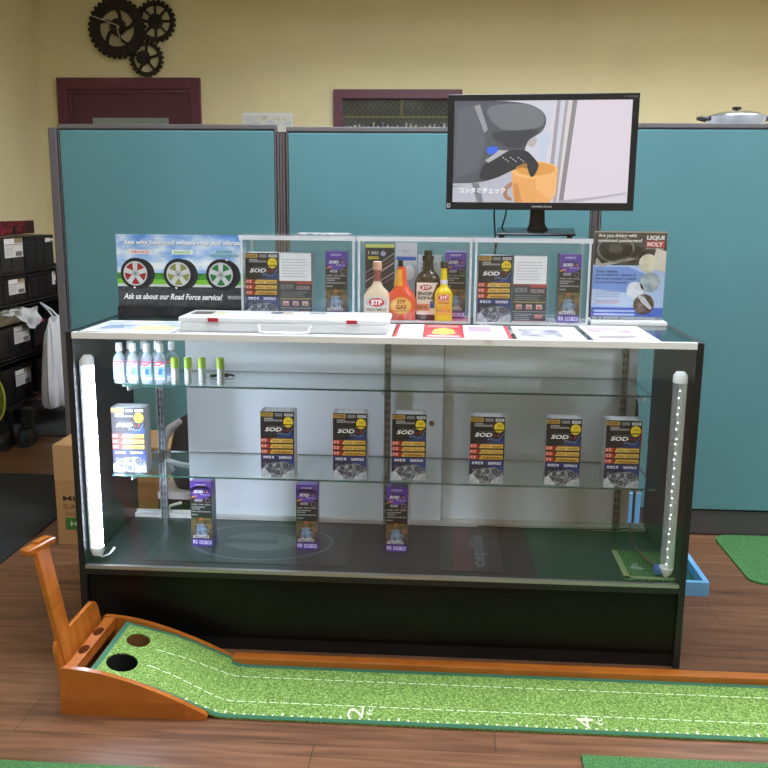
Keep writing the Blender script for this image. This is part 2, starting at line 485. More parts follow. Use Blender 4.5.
partition(-.466, .405, 1.627, 'teal fabric partition at the left, behind the wheel poster')
partition(.446, 1.639, 1.619, 'wide teal fabric partition behind the monitor, between two grey posts')
partition(1.667, 3.1, 1.6365, 'teal fabric partition at the right, below the silver pan')
t = thing('office_partition', 'teal partition turned end-on at the far left, showing only its grey edge', 'partition', (-.505, YP - .004, 0), group='teal office partitions')
obj('frame', bx(0, 0, .105, .034, 1.3, 1.612, bev=.004), C('#615c61', .5), t)
obj('kick_plate', bx(.004, .004, .004, .03, 1.3, .105), C('#4c484b', .5), t)
obj('fabric_panel', bx(-.004, .03, .12, .038, 1.27, 1.585), M_fab, t)
for x, lab in ((.406, 'ridged grey hinge post joining the left and middle teal partitions'), (1.64, 'brown grey connecting post between middle and right partitions, under the monitor')):
    t = thing('partition_post', lab, 'post', (x, YP, 0))
    w = .039 if x < 1 else .026
    bm = bmesh.new(); box(bm, .001, .012, .006, w - .001, .034, 1.6); obj('core', bm, M_trim_dk, t)
    bm = bmesh.new()
    for k in range(3): box(bm, .003 + k*(w-.006)/3, .002, .006, .003 + (k+.7)*(w-.006)/3, .012, 1.595, bev=.001)
    obj('strip', bm, C('#6b6361', .5, .3), t)

# cabinet and pan behind the right partition
t = thing('storage_cabinet', 'grey metal cabinet behind the right partition carrying the silver pan', 'cabinet', (2.0, 1.25, 0))
obj('body', bx(0, 0, 0, .62, .5, 1.6415, bev=.004), C('#8b8d8c', .5, .3), t)
for k in range(4): 
    d = obj('drawer', bx(.02, .5, .05 + k*.4, .6, .515, .43 + k*.4, bev=.003), C('#999b9a', .5, .3), t)
    obj('handle', bx(.25, .515, .24 + k*.4, .37, .53, .26 + k*.4), M_chrome, d)
t = thing('cooking_pan', 'silver pan with a glass lid and black knob, standing over the right partition', 'pan', (2.27, 1.5, 1.6555))
bm = bmesh.new(); loft(bm, [(-.0135, .1, .1), (.01, .112, .112), (.034, .122, .122), (.034, .118, .118), (.014, .108, .108)], 40); obj('body', bm, M_chrome, t, True)
lid = None
bm = bmesh.new(); loft(bm, [(.034, .125, .125), (.038, .127, .127), (.041, .122, .122), (.036, .118, .118)], 40); lid = obj('lid_rim', bm, M_chrome, t, True)
bm = bmesh.new(); loft(bm, [(.041, .12, .12), (.05, .1, .1), (.058, .07, .07), (.062, .03, .03), (.062, .01, .01)], 40); obj('lid', bm, C('#a7a89a', .12, .6), t, True)
bm = bmesh.new(); loft(bm, [(.062, .008, .008), (.068, .008, .008), (.069, .018, .018), (.078, .019, .019), (.08, .014, .014)], 16); obj('knob', bm, M_black, t, True)
for s in (-1, 1):
    bm = bmesh.new(); tube(bm, [(s*.115, -.03, .026), (s*.15, -.028, .034), (s*.155, 0, .036), (s*.15, .028, .034), (s*.115, .03, .026)], .006); obj('handle', bm, M_black, t, True)

# ------------------------------------------------------------------ display case
W, D, H, T, HD = 1.778, .485, .9606, .019, .2565
ZM, ZT = .5, .78
dc = thing('display_case', 'long black glass-fronted display case with two glass shelves, in the middle of the shop', 'display case', (0, 0, 0))
for x in (0, W - T): obj('side_panel', bx(x, 0, 0, x + T, D, H, bev=.0012), M_black, dc)
obj('front_panel', bx(T, .012, .04, W - T, .028, HD - .022), M_lam, dc)
obj('toe_board', bx(T, .0145, .0, W - T, .028, .0398), C('#0d0e0e', .5), dc)
obj('back_board', bx(T, D - .016, .0, W - T, D, HD - .022), M_lam, dc)
obj('deck', bx(T, .004, HD - .022, W - T, D, HD - .0005), M_deck, dc)
obj('deck_edge', bx(T, -.001, HD - .024, W - T, .0035, HD - .006), M_black, dc)
obj('bottom_rail', bx(T, -.002, HD - .006, W - T, .012, HD + .004), M_alu, dc)
obj('top_rail', bx(T, -.003, H - .018, W - T, .013, H + .0005, bev=.001), M_white, dc)
bm = bmesh.new(); box(bm, T + .001, .0135, H - .007, W - T - .001, D - .003, H, 0)
for f in bm.faces:
    if abs(f.normal.z) < .5: f.material_index = 1
obj('top_glass', bm, [glass('top_glass', (.95, .975, .97)), M_green_edge], dc)
obj('top_back_rail', bx(T, D - .003, H - .02, W - T, D + .004, H + .001), M_black, dc)
bm = bmesh.new(); box(bm, T + .001, .0035, HD + .004, W - T - .001, .0085, H - .0185); obj('front_glass', bm, M_glass, dc)
bm = bmesh.new(); box(bm, T, .44, HD - .0005, W - T, .482, HD + .012); box(bm, T, .462, HD + .012, W - T, .466, HD + .02)
obj('back_track', bm, C('#cfccc8', .4), dc)
M_door = C('#e9f0f5', .32, noise=.02, scale=2)
d = obj('sliding_door', bx(.212, .456, HD + .013, 1.0785, .4605, H - .021), M_door, dc)
bm = bmesh.new(); box(bm, 1.0745, .4545, HD + .013, 1.0795, .4555, H - .021); obj('door_edge', bm, C('#aeb4b6', .4), d)
d = obj('sliding_door', bx(.9, .4675, HD + .013, 1.706, .472, H - .021), M_door, dc)
bm = bmesh.new(); loft(bm, [(-.006, .009, .009), (.0, .009, .009)], 18); bmesh.ops.rotate(bm, verts=bm.verts, cent=(0, 0, 0), matrix=Matrix.Rotation(PI/2, 3, 'X'))
bmesh.ops.translate(bm, verts=bm.verts, vec=(1.039, .4525, .609)); obj('lock', bm, C('#8f7f63', .35, .8), dc, True)
# slotted standards with brackets
for x, brk in ((.128, 1), (.8925, 1), (1.658, 1)):
    bm = bmesh.new()
    box(bm, x - .011, .434, HD + .0, x + .011, .439, H - .022, 0); box(bm, x - .011, .424, HD, x - .0085, .434, H - .022, 0)
    box(bm, x + .0085, .424, HD, x + .011, .434, H - .022, 0); box(bm, x - .0015, .427, HD, x + .0015, .434, H - .022, 0)
    for k in range(26):
        z = HD + .03 + k * .0255
        box(bm, x - .006, .4325, z, x - .003, .4338, z + .012, 1); box(bm, x + .003, .4325, z, x + .006, .4338, z + .012, 1)
    s = obj('shelf_standard', bm, [C('#9ea3a6', .3, .6), C('#26282a', .6)], dc)
    for z in (ZM, ZT):
        bm = bmesh.new()
        extrude_poly(bm, [(.432, z - .045), (.432, z - .006), (.135, z - .006), (.13, z - .0), (.126, z - .0), (.126, z - .012), (.15, z - .014), (.42, z - .045)], 'x', x - .0015, x + .0015)
        obj('bracket', bm, C('#c4c8c8', .3, .7), s)
def shelf(x0, x1, y0, y1, z):
    bm = bmesh.new(); box(bm, x0, y0, z - .006, x1, y1, z)
    for f in bm.faces:
        if abs(f.normal.z) < .5: f.material_index = 1
    return obj('glass_shelf', bm, [M_shelfglass, milky('shelf_edge', '#2d5c50', .85, .1)], dc)
shelf(.06, 1.712, .1435, .425, ZM)
shelf(.10, 1.685, .1585, .425, ZT)

def led_mat():
    m = bpy.data.materials.new('led_tube_light'); m.use_nodes = True; nt = m.node_tree; b = nt.nodes['Principled BSDF']
    b.inputs['Base Color'].default_value = (.8, .8, .8, 1); b.inputs['Emission Color'].default_value = lin('#dde7ff')
    tc = nt.nodes.new('ShaderNodeTexCoord'); sp = nt.nodes.new('ShaderNodeSeparateXYZ'); nt.links.new(tc.outputs['Object'], sp.inputs[0])
    a = nt.nodes.new('ShaderNodeMath'); a.operation = 'MULTIPLY'; a.inputs[1].default_value = 2*PI/.0245; nt.links.new(sp.outputs[2], a.inputs[0])
    c = nt.nodes.new('ShaderNodeMath'); c.operation = 'SINE'; nt.links.new(a.outputs[0], c.inputs[0])
    g = nt.nodes.new('ShaderNodeMapRange'); g.inputs['From Min'].default_value = -1; g.inputs['To Min'].default_value = 11; g.inputs['To Max'].default_value = 50
    nt.links.new(c.outputs[0], g.inputs['Value'])
    h = nt.nodes.new('ShaderNodeMapRange'); h.inputs['From Min'].default_value = -.013; h.inputs['From Max'].default_value = .002
    h.inputs['To Min'].default_value = .02; h.inputs['To Max'].default_value = 1; nt.links.new(sp.outputs[0], h.inputs['Value'])
    k = nt.nodes.new('ShaderNodeMath'); k.operation = 'MULTIPLY'; nt.links.new(g.outputs[0], k.inputs[0]); nt.links.new(h.outputs[0], k.inputs[1])
    nt.links.new(k.outputs[0], b.inputs['Emission Strength']); return m
# LED light bars in the front corners
lb = thing('led_light_bar', 'glowing white tube light upright in the left front corner of the case', 'light', (.047, .04, .275), group='upright light bars in the case')
obj('channel', bx(-.0225, -.012, .02, -.0185, .034, .6), C('#d9dcde', .4), lb)
bm = bmesh.new(); loft(bm, [(.012, .014, .012, 3), (.03, .0155, .016, 3), (.585, .0155, .016, 3)], 20, 0, -.003); obj('tube', bm, led_mat(), lb, True)
bm = bmesh.new(); loft(bm, [(.585, .0175, .018, 3), (.604, .017, .018, 3), (.614, .01, .01, 3)], 20, 0, -.003)
obj('end_cap', bm, M_white, lb, True)
bm = bmesh.new(); loft(bm, [(.0, .008, .006, 3), (.004, .014, .014, 3), (.014, .0175, .0185, 3), (.03, .0175, .0185, 3)], 20, 0, -.003); obj('end_cap', bm, M_white, lb, True)
bm = bmesh.new(); tube(bm, [(.0, 0, .002), (.006, .012, -.008), (.02, .03, -.006), (.03, .05, .006)], .003); obj('cable', bm, M_white, lb, True)
lb = thing('led_light_bar', 'clear tube light with a strip of small points upright in the right front corner', 'light', (1.735, .045, .27), group='upright light bars in the case')
obj('channel', bx(-.003, -.017, .02, .013, .0165, .575, bev=.002), C('#b5bdb4', .4), lb)
bm = bmesh.new(); loft(bm, [(.02, .0175, .0185, 2.5), (.575, .0175, .0185, 2.5)], 20, 0, -.004, 0, cap=False); obj('clear_cover', bm, milky('clear_cover_plastic', '#e2e8e6', .22, .1), lb, True)
for k in range(24):
    z = .035 + k * .0222 + rnd.uniform(-.004, .004)
    obj('light_point', bx(-.0055, -.012 if k % 2 else -.002, z, -.0035, -.009 if k % 2 else .001, z + .003), E('#ffffff', 2.5), lb)
bm = bmesh.new(); loft(bm, [(.572, .019, .02, 3), (.592, .0185, .0195, 3), (.602, .012, .012, 3)], 20, 0, -.003)
obj('end_cap', bm, C('#e9ebe8', .4), lb, True)
bm = bmesh.new(); loft(bm, [(-.006, .004, .004, 3), (.01, .015, .016, 3), (.026, .019, .02, 3)], 20, 0, -.004); obj('end_cap', bm, C('#e9ebe8', .4), lb, True)
bm = bmesh.new(); tube(bm, [(-.012, .0, .002), (-.02, .03, .012), (-.03, .1, .004), (-.045, .2, .0), (-.04, .33, .002), (-.03, .385, .02)], .0022); obj('cable', bm, C('#8a3b34', .5), lb, True)
bm = bmesh.new(); box(bm, -.034, .0, .0, -.018, .03, .022, bev=.002); tube(bm, [(-.026, .0, .015), (-.035, -.006, .02)], .003); obj('plug', bm, C('#5a78c0', .4), lb)
bm = bmesh.new(); tube(bm, [(1.70, .43, HD + .016), (1.66, .415, HD + .014), (1.5, .435, HD + .004), (1.35, .43, HD + .004), (1.2, .436, HD + .004)], .0018)
tag(obj('power_cord', bm, M_black, smooth=True), 'thin black cord along the back of the case floor at the right', 'cord')

# front-glass reflections painted as sheets on the deck, and a piece of turf
Z0 = HD
t = thing('emblem_reflection', 'reflection of a grey oval ring and bar, painted on the case floor at left', 'sheet', (.17, .06, Z0))
obj('sheet', bx(0, 0, 0, .62, .365, .0008), C('#282e2d', .3), t)  # dark ground of the painted emblem reflection
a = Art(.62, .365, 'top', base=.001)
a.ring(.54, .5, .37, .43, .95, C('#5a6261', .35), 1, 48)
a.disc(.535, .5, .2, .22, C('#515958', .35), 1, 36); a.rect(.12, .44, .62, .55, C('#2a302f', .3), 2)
a.build('reflected_emblem', t)
t = thing('lettering_reflection', 'dark red and grey reflection with sideways lettering, painted on the case floor', 'sheet', (1.075, .055, Z0))
obj('sheet', bx(0, 0, 0, .19, .37, .0008), C('#2d2e30', .3), t)  # dark ground of the painted lettering reflection
a = Art(.19, .37, 'top', base=.001)
a.rect(.2, 0, .5, 1, C('#4a2c2c', .3), 1); a.rect(0, 0, .2, 1, C('#26312d', .3), 1)
a.text('cepillis', .5, .1, .78, .82, C('#6a6e6f', .4), 2, rot=True, bold=.03)
a.build('lettering', t)
t = thing('turf_sample', 'small square of artificial turf on the case floor at the right', 'turf', (1.612, .03, Z0))
obj('grass_pad', bx(0, 0, 0, .145, .22, .006, bev=.001), M_turf_dk, t)
a = Art(.145, .22, 'top', base=.0065); a.rect(.0, 0, .12, 1, C('#8f9a6a', .8), 1); a.rect(0, 0, 1, .07, C('#8f9a6a', .8), 1)
a.poly([(.2, .35), (.42, .3), (.5, .36), (.3, .48)], C('#9aa39a', .5), 1); a.poly([(.3, .5), (.4, .46), (.42, .55)], C('#9aa39a', .5), 1)
a.build('printed_border', t)

# ------------------------------------------------------------------ additive cartons
M_eng = mottled('engine_picture', [(.25, '#14161c'), (.42, '#3c4252'), (.58, '#8d929a'), (.8, '#d5d9dd')], 60, .4, stretch=(1, 1, 1.2), detail=4)
M_side = mottled('silver_carton_side', [(.3, '#7f8589'), (.55, '#a3a8ab'), (.8, '#c3c7c8')], 18, .35, stretch=(1, 1, .3))
M_gold = mottled('gold_print', [(.3, '#b5822a'), (.5, '#d9ad4b'), (.75, '#efd487')], 30, .4, stretch=(.3, 1, 6))
BW, BH, BD = .103, .205, .058
def big_art():
    a = Art(BW, BH); a.rect(0, 0, 1, 1, '#15161a', 0)
    a.rect(.0, .27, 1, .34, '#1b2f78', 1); a.poly([(.3, .6), (1, .6), (1, .7), (.7, .64)], '#1e3a74', 1)
    a.poly([(0, .0), (1, .0), (1, .28), (0, .28)], '#131c3f', 1)
    a.poly([(.0, .27), (.55, .27), (1, .12), (1, .27)], '#20397c', 2)
    a.rect(.0, .925, .38, .985, '#b99445', 1); a.glyphs(.04, .94, .34, .97, '#3a2b10', 2, 6)
    a.rect(.43, .93, .66, .975, '#7e8388', 1); a.rect(.72, .935, .97, .975, '#d7d9da', 1); a.glyphs(.75, .943, .95, .967, '#33363a', 2, 5)
    a.glyphs(.12, .885, .38, .905, '#d9dadc', 2, 6); a.glyphs(.12, .855, .7, .88, '#c9cbd0', 2, 14)
    a.disc(.83, .845, .145, .078, '#e7c928', 3, 24); a.rect(.71, .795, .95, .82, '#7d6a14', 4); a.glyphs(.74, .85, .92, .88, '#8a7518', 4, 4)
    a.rect(.24, .775, .75, .779, '#8a8f98', 2)
    a.text('SOD', .13, .7, .62, .762, '#f2f2f0', 4, shear=.04, bold=.03)
    a.text('-1', .65, .702, .84, .758, '#8f2a24', 4, shear=.02, bold=.03)
    a.text('Plus', .5, .645, .84, .683, '#6f8fc9', 4, shear=.04)
    a.line((.86, .67), (.96, .76), .012, '#6fa7e6', 3)
    for k, z in enumerate((.53, .445, .36)):
        a.rect(0, z, .96, z + .062, M_gold, 2); a.rect(0, z, .22, z + .062, '#c23a2a', 3)
        a.poly([(.22, z), (.27, z), (.33, z + .062), (.22, z + .062)], '#8f1f17', 3)
        a.glyphs(.03, z + .016, .19, z + .05, '#f0d8cc', 4, 2)
        a.glyphs((.6, .62, .4)[k], z + .012, .93, z + .036, '#3a2c14', 4, 7); a.glyphs(.36, z + .012, .57, z + .034, '#7d5a1c', 4, 4)
    a.glyphs(.08, .285, .5, .322, '#eef0f4', 4, 5); a.glyphs(.54, .285, .93, .322, '#eef0f4', 4, 6)
    a.poly([(0, .1), (.1, .16), (.2, .2), (.35, .23), (.5, .235), (.7, .24), (.9, .21), (1, .16), (1, 0), (0, 0)], M_eng, 3)
    for u, v, r in ((.28, .165, .1), (.52, .18, .09), (.75, .175, .12), (.5, .07, .1), (.9, .1, .08), (.13, .2, .06), (.38, .09, .07)):
        a.disc(u, v, r*.8, r * .42, '#23262c', 4, 20); a.ring(u, v, r*.85, r * .45, .82, '#8d9299', 5, 20); a.disc(u, v, r*.4, r*.21, '#5a6068', 5, 14)
    a.poly([(0, .12), (.1, .14), (.27, .05), (.3, 0), (0, 0)], mottled('silver_casting', [(.3, '#7e858c'), (.5, '#b7bdc2'), (.7, '#e2e6e9')], 50, .3), 5)
    a.poly([(.6, 0), (.66, .04), (.9, .12), (1, .11), (1, 0)], mottled('silver_casting', None), 5)
    return a
def big_carton(label, loc, rz=0., group='large engine treatment cartons on the middle shelf'):
    t = thing('additive_carton', label, 'box', loc, rz, group)
    bm = bmesh.new(); box(bm, 0, 0, 0, BW, BD, BH, 0, bev=.0008, seg=1); obj('carton', bm, M_side, t)
    bm = bmesh.new(); box(bm, .012, .004, BH, BW - .012, BD - .006, BH + .0006); obj('top_flap', bm, C('#cfd1d2', .4), t)
    big_art().build('printed_front', t)
    return t
zs = ZM + .0006
proto_big = big_carton('black and gold additive box on the middle shelf beside the glowing tube', (.057, .168, zs), .03)
spots = [(.522, .160, 'second from the left on the middle shelf', 0), (.7435, .160, 'third from the left on the middle shelf', 0),
         (.9225, .164, 'on the middle shelf beside the middle post', 0),
         (1.157, .156, 'fifth from the left on the middle shelf', 0),
         (1.382, .153, 'sixth from the left on the middle shelf', -.02),
         (1.556, .148, 'at the right end of the middle shelf', -.01)]
for x, y, l, r in spots:
    c = copy_tree(proto_big); c.location = (x, y, zs); c.rotation_euler.z = r
    c['label'] = 'black and gold additive box, ' + l

PW, PH, PD = .067, .211, .05
M_pur = C('#5a3d9c', .4)
def purple_art():
    a = Art(PW, PH); a.rect(0, 0, 1, 1, '#1a1a1c', 0)
    a.rect(0, .84, 1, 1, M_pur, 1); a.disc(.5, .84, .5, .11, M_pur, 1, 24); a.disc(.5, .86, .4, .045, '#3b2a70', 2, 24)
    a.text('SOD', .16, .825, .6, .87, '#f4f3ee', 4, shear=.03, bold=.03); a.text('-1', .63, .83, .84, .865, '#c9822e', 4, bold=.03)
    a.text('Plus', .5, .79, .92, .815, '#c9bdf0', 4)
    a.glyphs(.25, .94, .75, .965, '#d9d2ee', 2, 8)
    a.poly([(.05, .745), (.32, .775), (.32, .795), (.05, .765)], '#e0953b', 3)
    a.rect(.2, .695, .55, .73, '#b9b9b6', 2); a.glyphs(.22, .7, .53, .725, '#2b2b2b', 3, 5)
    a.ring(.82, .71, .12, .035, .8, '#8c8c8c', 2, 16)
    for k, z in enumerate((.64, .6, .57, .53, .48)): a.glyphs(.05, z, (.95, .7, .45, .95, .4)[k], z + .018, '#c7c7c4', 2, (16, 12, 7, 16, 6)[k])
    a.rect(0, .4, 1, .445, '#4e4a24', 1); a.rect(.4, .405, .55, .44, '#c05a28', 2); a.glyphs(.58, .41, .95, .435, '#8f7c3a', 2, 5)
    a.rect(.0, .12, 1, .4, mottled('brown_workshop_picture', [(.3, '#2d2418'), (.55, '#6f5a38'), (.75, '#a9714a')], 40, .5), 1)
    a.disc(.48, .25, .36, .1, M_eng, 2, 20); a.disc(.48, .27, .2, .07, mottled('blue_steel', [(.3, '#33465f'), (.6, '#8fa9c4'), (.8, '#dfe8f0')], 70, .3), 3, 16)
    a.glyphs(.08, .125, .85, .17, '#d7d7e4', 4, 7)
    a.rect(0, 0, 1, .11, M_pur, 2); a.glyphs(.06, .035, .3, .09, '#efe9ff', 3, 2); a.rect(.36, .03, .95, .085, '#cfc4ee', 3); a.glyphs(.4, .04, .92, .075, '#5a3d9c', 4, 6)
    return a
def purple_carton(label, loc, rz=0., group='slim purple additive boxes'):
    t = thing('slim_additive_carton', label, 'box', loc, rz, group)
    bm = bmesh.new(); box(bm, 0, 0, 0, PW, PD, PH, 0, bev=.0008, seg=1)
    obj('carton', bm, C('#5e5c74', .35, noise=.1, scale=20), t)
    bm = bmesh.new(); box(bm, .002, .002, PH, PW - .002, PD - .002, PH + .0006); obj('top_flap', bm, C('#8a78bd', .4), t)
    bm = bmesh.new(); box(bm, PW, .001, .0, PW + .0005, PD - .001, .03); box(bm, PW, .001, PH - .05, PW + .0005, PD - .001, PH - .001); obj('side_band', bm, M_pur, t)
    purple_art().build('printed_front', t)
    return t
proto_pur = purple_carton('slim purple and black additive box on the case floor, leftmost of three', (.2905, .188, Z0 + .0015), -.02)
def pc(loc, rz, label, group='slim purple additive boxes'):
    c = copy_tree(proto_pur); c.location = loc; c.rotation_euler.z = rz; c['label'] = label; c['group'] = group; return c
pc((.6245, .184, Z0 + .0015), .02, 'slim purple additive box standing on the painted oval reflection, middle of three')
pc((.9045, .191, Z0 + .0005), 0, 'slim purple additive box on the case floor by the middle post, rightmost of three')

# back-facing cartons with a white slip
def back_art():
    a = Art(BW, BH); a.rect(0, 0, 1, 1, '#34363b', 0)
    a.rect(.0, .58, .98, 1, C('#e8e8e6', .6), 1); a.lines(.08, .64, .9, .94, '#b3b3b4', 2, 7, .25, 3)
    a.rect(0, .55, .5, .58, '#7d3b38', 1); a.rect(.5, .53, 1, .575, '#b04745', 1)
    a.rect(.03, .44, .45, .54, '#4d5158', 1); a.glyphs(.06, .46, .42, .52, '#8c9197', 2, 5)
    a.rect(.5, .44, .96, .51, '#57484b', 1); a.glyphs(.53, .45, .94, .5, '#b9a9a6', 2, 7)
    a.lines(.04, .34, .95, .43, '#777c80', 2, 3, .4, 4); a.rect(.02, .3, .98, .315, '#a79a58', 1)
    for k in range(3): a.rect(.1 + k*.3, .2, .28 + k*.3, .27, '#cda9a6', 2); a.rect(.13 + k*.3, .21, .25 + k*.3, .235, '#a34c48', 3)
    a.rect(0, .155, 1, .17, '#8b8f93', 1); a.lines(.05, .04, .6, .15, '#8d9297', 2, 4, .4, 5); a.rect(.66, .06, .9, .12, '#ba6b66', 2)
    a.rect(0, 0, 1, .02, '#c9a9ad', 1)
    return a
def back_carton(label, loc):
    t = thing('additive_carton', label, 'box', loc, 0, 'cartons showing their backs inside the acrylic cases')
    obj('carton', bx(0, 0, 0, BW, BD, BH, bev=.0008, seg=1), M_side, t)
    back_art().build('printed_back', t); return t

# ------------------------------------------------------------------ clear acrylic cases on top of the counter
ZG = H + .0005
def acrylic(x0, x1, y0, y1, label, base_mat):
    w, d, h = x1 - x0, y1 - y0, .2685
    t = thing('acrylic_case', label, 'display box', (x0, y0, ZG + .0012), group='clear acrylic boxes on the counter')
    th = .003
    obj('base', bx(0, 0, 0, w, d, .004), base_mat, t)
    for nm, c in (('front_pane', (th, 0, .004, w - th, th, h - .008)), ('back_pane', (th, d - th, .004, w - th, d, h - .008)), ('side_pane', (0, 0, .004, th, d, h - .008)), ('side_pane', (w - th, 0, .004, w, d, h - .008))):
        obj(nm, bx(*c), M_acryl, t)
    lid = obj('lid', bx(-.002, -.002, h - .0078, w + .002, d + .002, h - .0045), M_acryl, t)
    bm = bmesh.new()
    for a, b, c2, e in ((-.003, -.004, w + .003, -.0022), (-.003, d + .0022, w + .003, d + .004), (-.003, -.004, -.0022, d + .004), (w + .0022, -.004, w + .003, d + .004)):
        box(bm, a, b, h - .018, c2, e, h - .0043)
    obj('lid_rim', bm, M_acryl_edge, lid)
    bm = bmesh.new()
    for x in (0.0005, w - .0045):
        for y in (-.0015, d - .003): box(bm, x - (.003 if x > .1 else 0), y, .004, x + (.004 if x > .1 else .007), y + .004, h - .014)
    box(bm, .004, -.0012, .0, w - .004, -.0002, .008)
    obj('painted_edge_light', bm, M_acryl_edge, t)  # milky strips paint the ceiling light caught along the acrylic edges
    return t
YA0, YA1 = .315, .475
clear_base = M_acryl_edge
acrylic(.437, .794, YA0, YA1, 'clear acrylic box beside the wheel poster, holding three additive boxes', clear_base)
acrylic(.803, 1.154, YA0, YA1, 'clear acrylic box in the middle, holding coloured additive bottles', C('#c46a74', .35))
acrylic(1.162, 1.513, YA0, YA1, 'clear acrylic box directly under the monitor, holding three additive boxes', clear_base)
zi = ZG + .0056
def bc(loc, rz, label):
    c = copy_tree(proto_big); c.location = loc; c.rotation_euler.z = rz; c['label'] = label; c['group'] = 'large cartons inside the acrylic boxes'; return c
bc((.446, .345, zi), 0, 'black and gold additive box inside the acrylic box next to the wheel poster')
bc((1.175, .345, zi), 0, 'black and gold additive box inside the acrylic box under the monitor')
back_carton('back-facing additive box with white slip, in the acrylic box by the wheel poster', (.5535, .345, zi))
back_carton('back-facing additive box with white slip, in the acrylic box under the monitor', (1.284, .345, zi))
pc((.6985, .35, zi), 0, 'slim purple additive box in the acrylic box by the wheel poster')
pc((1.423, .35, zi), 0, 'slim purple additive box in the acrylic box under the monitor')
pc((1.072, .415, zi), 0, 'slim purple additive box behind the yellow bottle in the middle acrylic box')

# bottles in the middle box
def oval_logo(a, u, v, ru, rv, txt='STP', L=4, red='#c8202a'):
    a.disc(u, v, ru, rv, C('#f3efe8', .4), L, 24); a.disc(u, v, ru*.92, rv*.88, C(red, .4), L + 1, 24)
    a.text(txt, u - ru*.6, v - rv*.5, u + ru*.6, v + rv*.5, C('#ffffff', .4), L + 2, shear=.01, bold=.03)
def bottle(name, label, loc, sc, prof, body, capm, cap, capy, art=None, artbox=None, neck=None, rz=0.):
    """prof: (z, rx, ry, power); artbox: (x0, z0, w, h, y)"""
    t = thing(name, label, 'bottle', loc, rz, 'coloured additive bottles')
    bm = bmesh.new(); loft(bm, prof, 32); obj('body', bm, body, t, True)
    bm = bmesh.new(); loft(bm, cap, 24, 0, capy, 0)
    obj('cap', bm, capm, t, True)
    if neck:
        bm = bmesh.new(); loft(bm, neck[0], 24, 0, capy, 0, cap=False); obj('neck_label', bm, neck[1], t, True)
    if art: art.build('label', t, (artbox[0], artbox[4], artbox[1]))
    return t
a = Art(.078, .066)
a.rect(0, .0, 1, 1, '#e8dcc6', 0); a.disc(.5, .72, .42, .26, '#9fb0c4', 1); oval_logo(a, .5, .72, .36, .24, L=2)
a.text('TREATMENT', .08, .3, .92, .44, '#4a4238', 3, bold=.02); a.glyphs(.2, .14, .8, .22, '#4a4238', 3, 8)
bottle('additive_bottle', 'cream additive bottle with a red oval logo, leftmost in the middle acrylic box', (.8615, .345, zi), 1,
       [(0, .036, .02, 3), (.004, .041, .023, 3.4), (.075, .041, .023, 3.4), (.09, .034, .021, 2.8), (.105, .018, .016, 2.2), (.118, .0125, .0125), (.135, .011, .011)],
       C('#e3cfae', .35), C('#d3a88a', .4), [(.157, .0145, .0145), (.181, .014, .014), (.183, .012, .012)], 0, a, (-.039, .01, .078, .066, -.0232),
       ([(.122, .0132, .0132), (.136, .0118, .0118), (.157, .0125, .0125)], C('#8e4a48', .5)))
a = Art(.07, .056)
a.disc(.5, .5, .49, .5, '#e89a3a', 1); a.disc(.5, .5, .43, .43, '#f0bf63', 2); a.text('STP', .3, .62, .68, .84, C('#8c2018', .4), 3, bold=.03, shear=.03)
a.text('GAS', .26, .3, .74, .56, C('#7c1d14', .4), 3, bold=.03); a.text('TREATMENT', .14, .16, .86, .26, C('#7c1d14', .4), 3)
bottle('additive_bottle', 'orange red gas treatment bottle with a yellow label and black cap', (.938, .346, zi), 1,
       [(0, .038, .02, 3), (.004, .044, .023, 3.2), (.07, .045, .024, 3.2), (.088, .036, .021, 2.6), (.104, .022, .017, 2.2), (.118, .0165, .015), (.168, .0125, .0125)],
       C('#e2532f', .3, coat=.4), C('#1f1d1d', .4), [(.168, .0085, .0085), (.186, .008, .008), (.188, .007, .007)], -.004, a, (-.035, .02, .07, .056, -.0242),
       ([(.108, .0205, .0172), (.13, .0165, .0155), (.16, .0142, .0142)], C('#e9a63a', .4)))
a = Art(.068, .1)
a.rect(0, 0, 1, 1, '#eadfd0', 0); oval_logo(a, .42, .85, .3, .1, L=2, red='#b02a26')
a.text('ENGINE', .06, .6, .94, .72, C('#1c1c20', .4), 3, bold=.035); a.text('REPAIR', .06, .47, .88, .57, C('#1c1c20', .4), 3, bold=.03)
a.poly([(.78, .35), (1, .5), (1, 1), (.9, .95), (.7, .55)], '#7a3a22', 1); a.rect(.62, .2, 1, .42, '#2e55a5', 2); a.rect(0, .12, .6, .34, '#d98a62', 1); a.glyphs(.05, .18, .5, .28, '#8a3a24', 2, 6)
bottle('additive_bottle', 'black engine additive bottle with a white label, behind the yellow bottle', (1.019, .385, zi), 1,
       [(0, .036, .026, 3.4), (.004, .041, .029, 3.6), (.12, .041, .029, 3.6), (.14, .032, .024, 2.8), (.155, .019, .018), (.185, .0155, .0155)],
       C('#35271b', .15, coat=.5), C('#151515', .4), [(.185, .0185, .0185), (.2, .0185, .0185), (.2, .013, .013), (.217, .0125, .0125)], 0, a, (-.034, .018, .068, .1, -.0292))
a = Art(.044, .068)
a.rect(0, 0, 1, 1, '#f0b22c', 0); oval_logo(a, .5, .8, .42, .15, L=2); a.glyphs(.12, .54, .88, .6, '#a3432a', 2, 8); a.glyphs(.08, .42, .92, .5, '#f5e7b0', 2, 6)
a.rect(.04, .16, .96, .26, '#d8622c', 1); a.glyphs(.1, .18, .9, .24, '#f5e0a0', 2, 8)
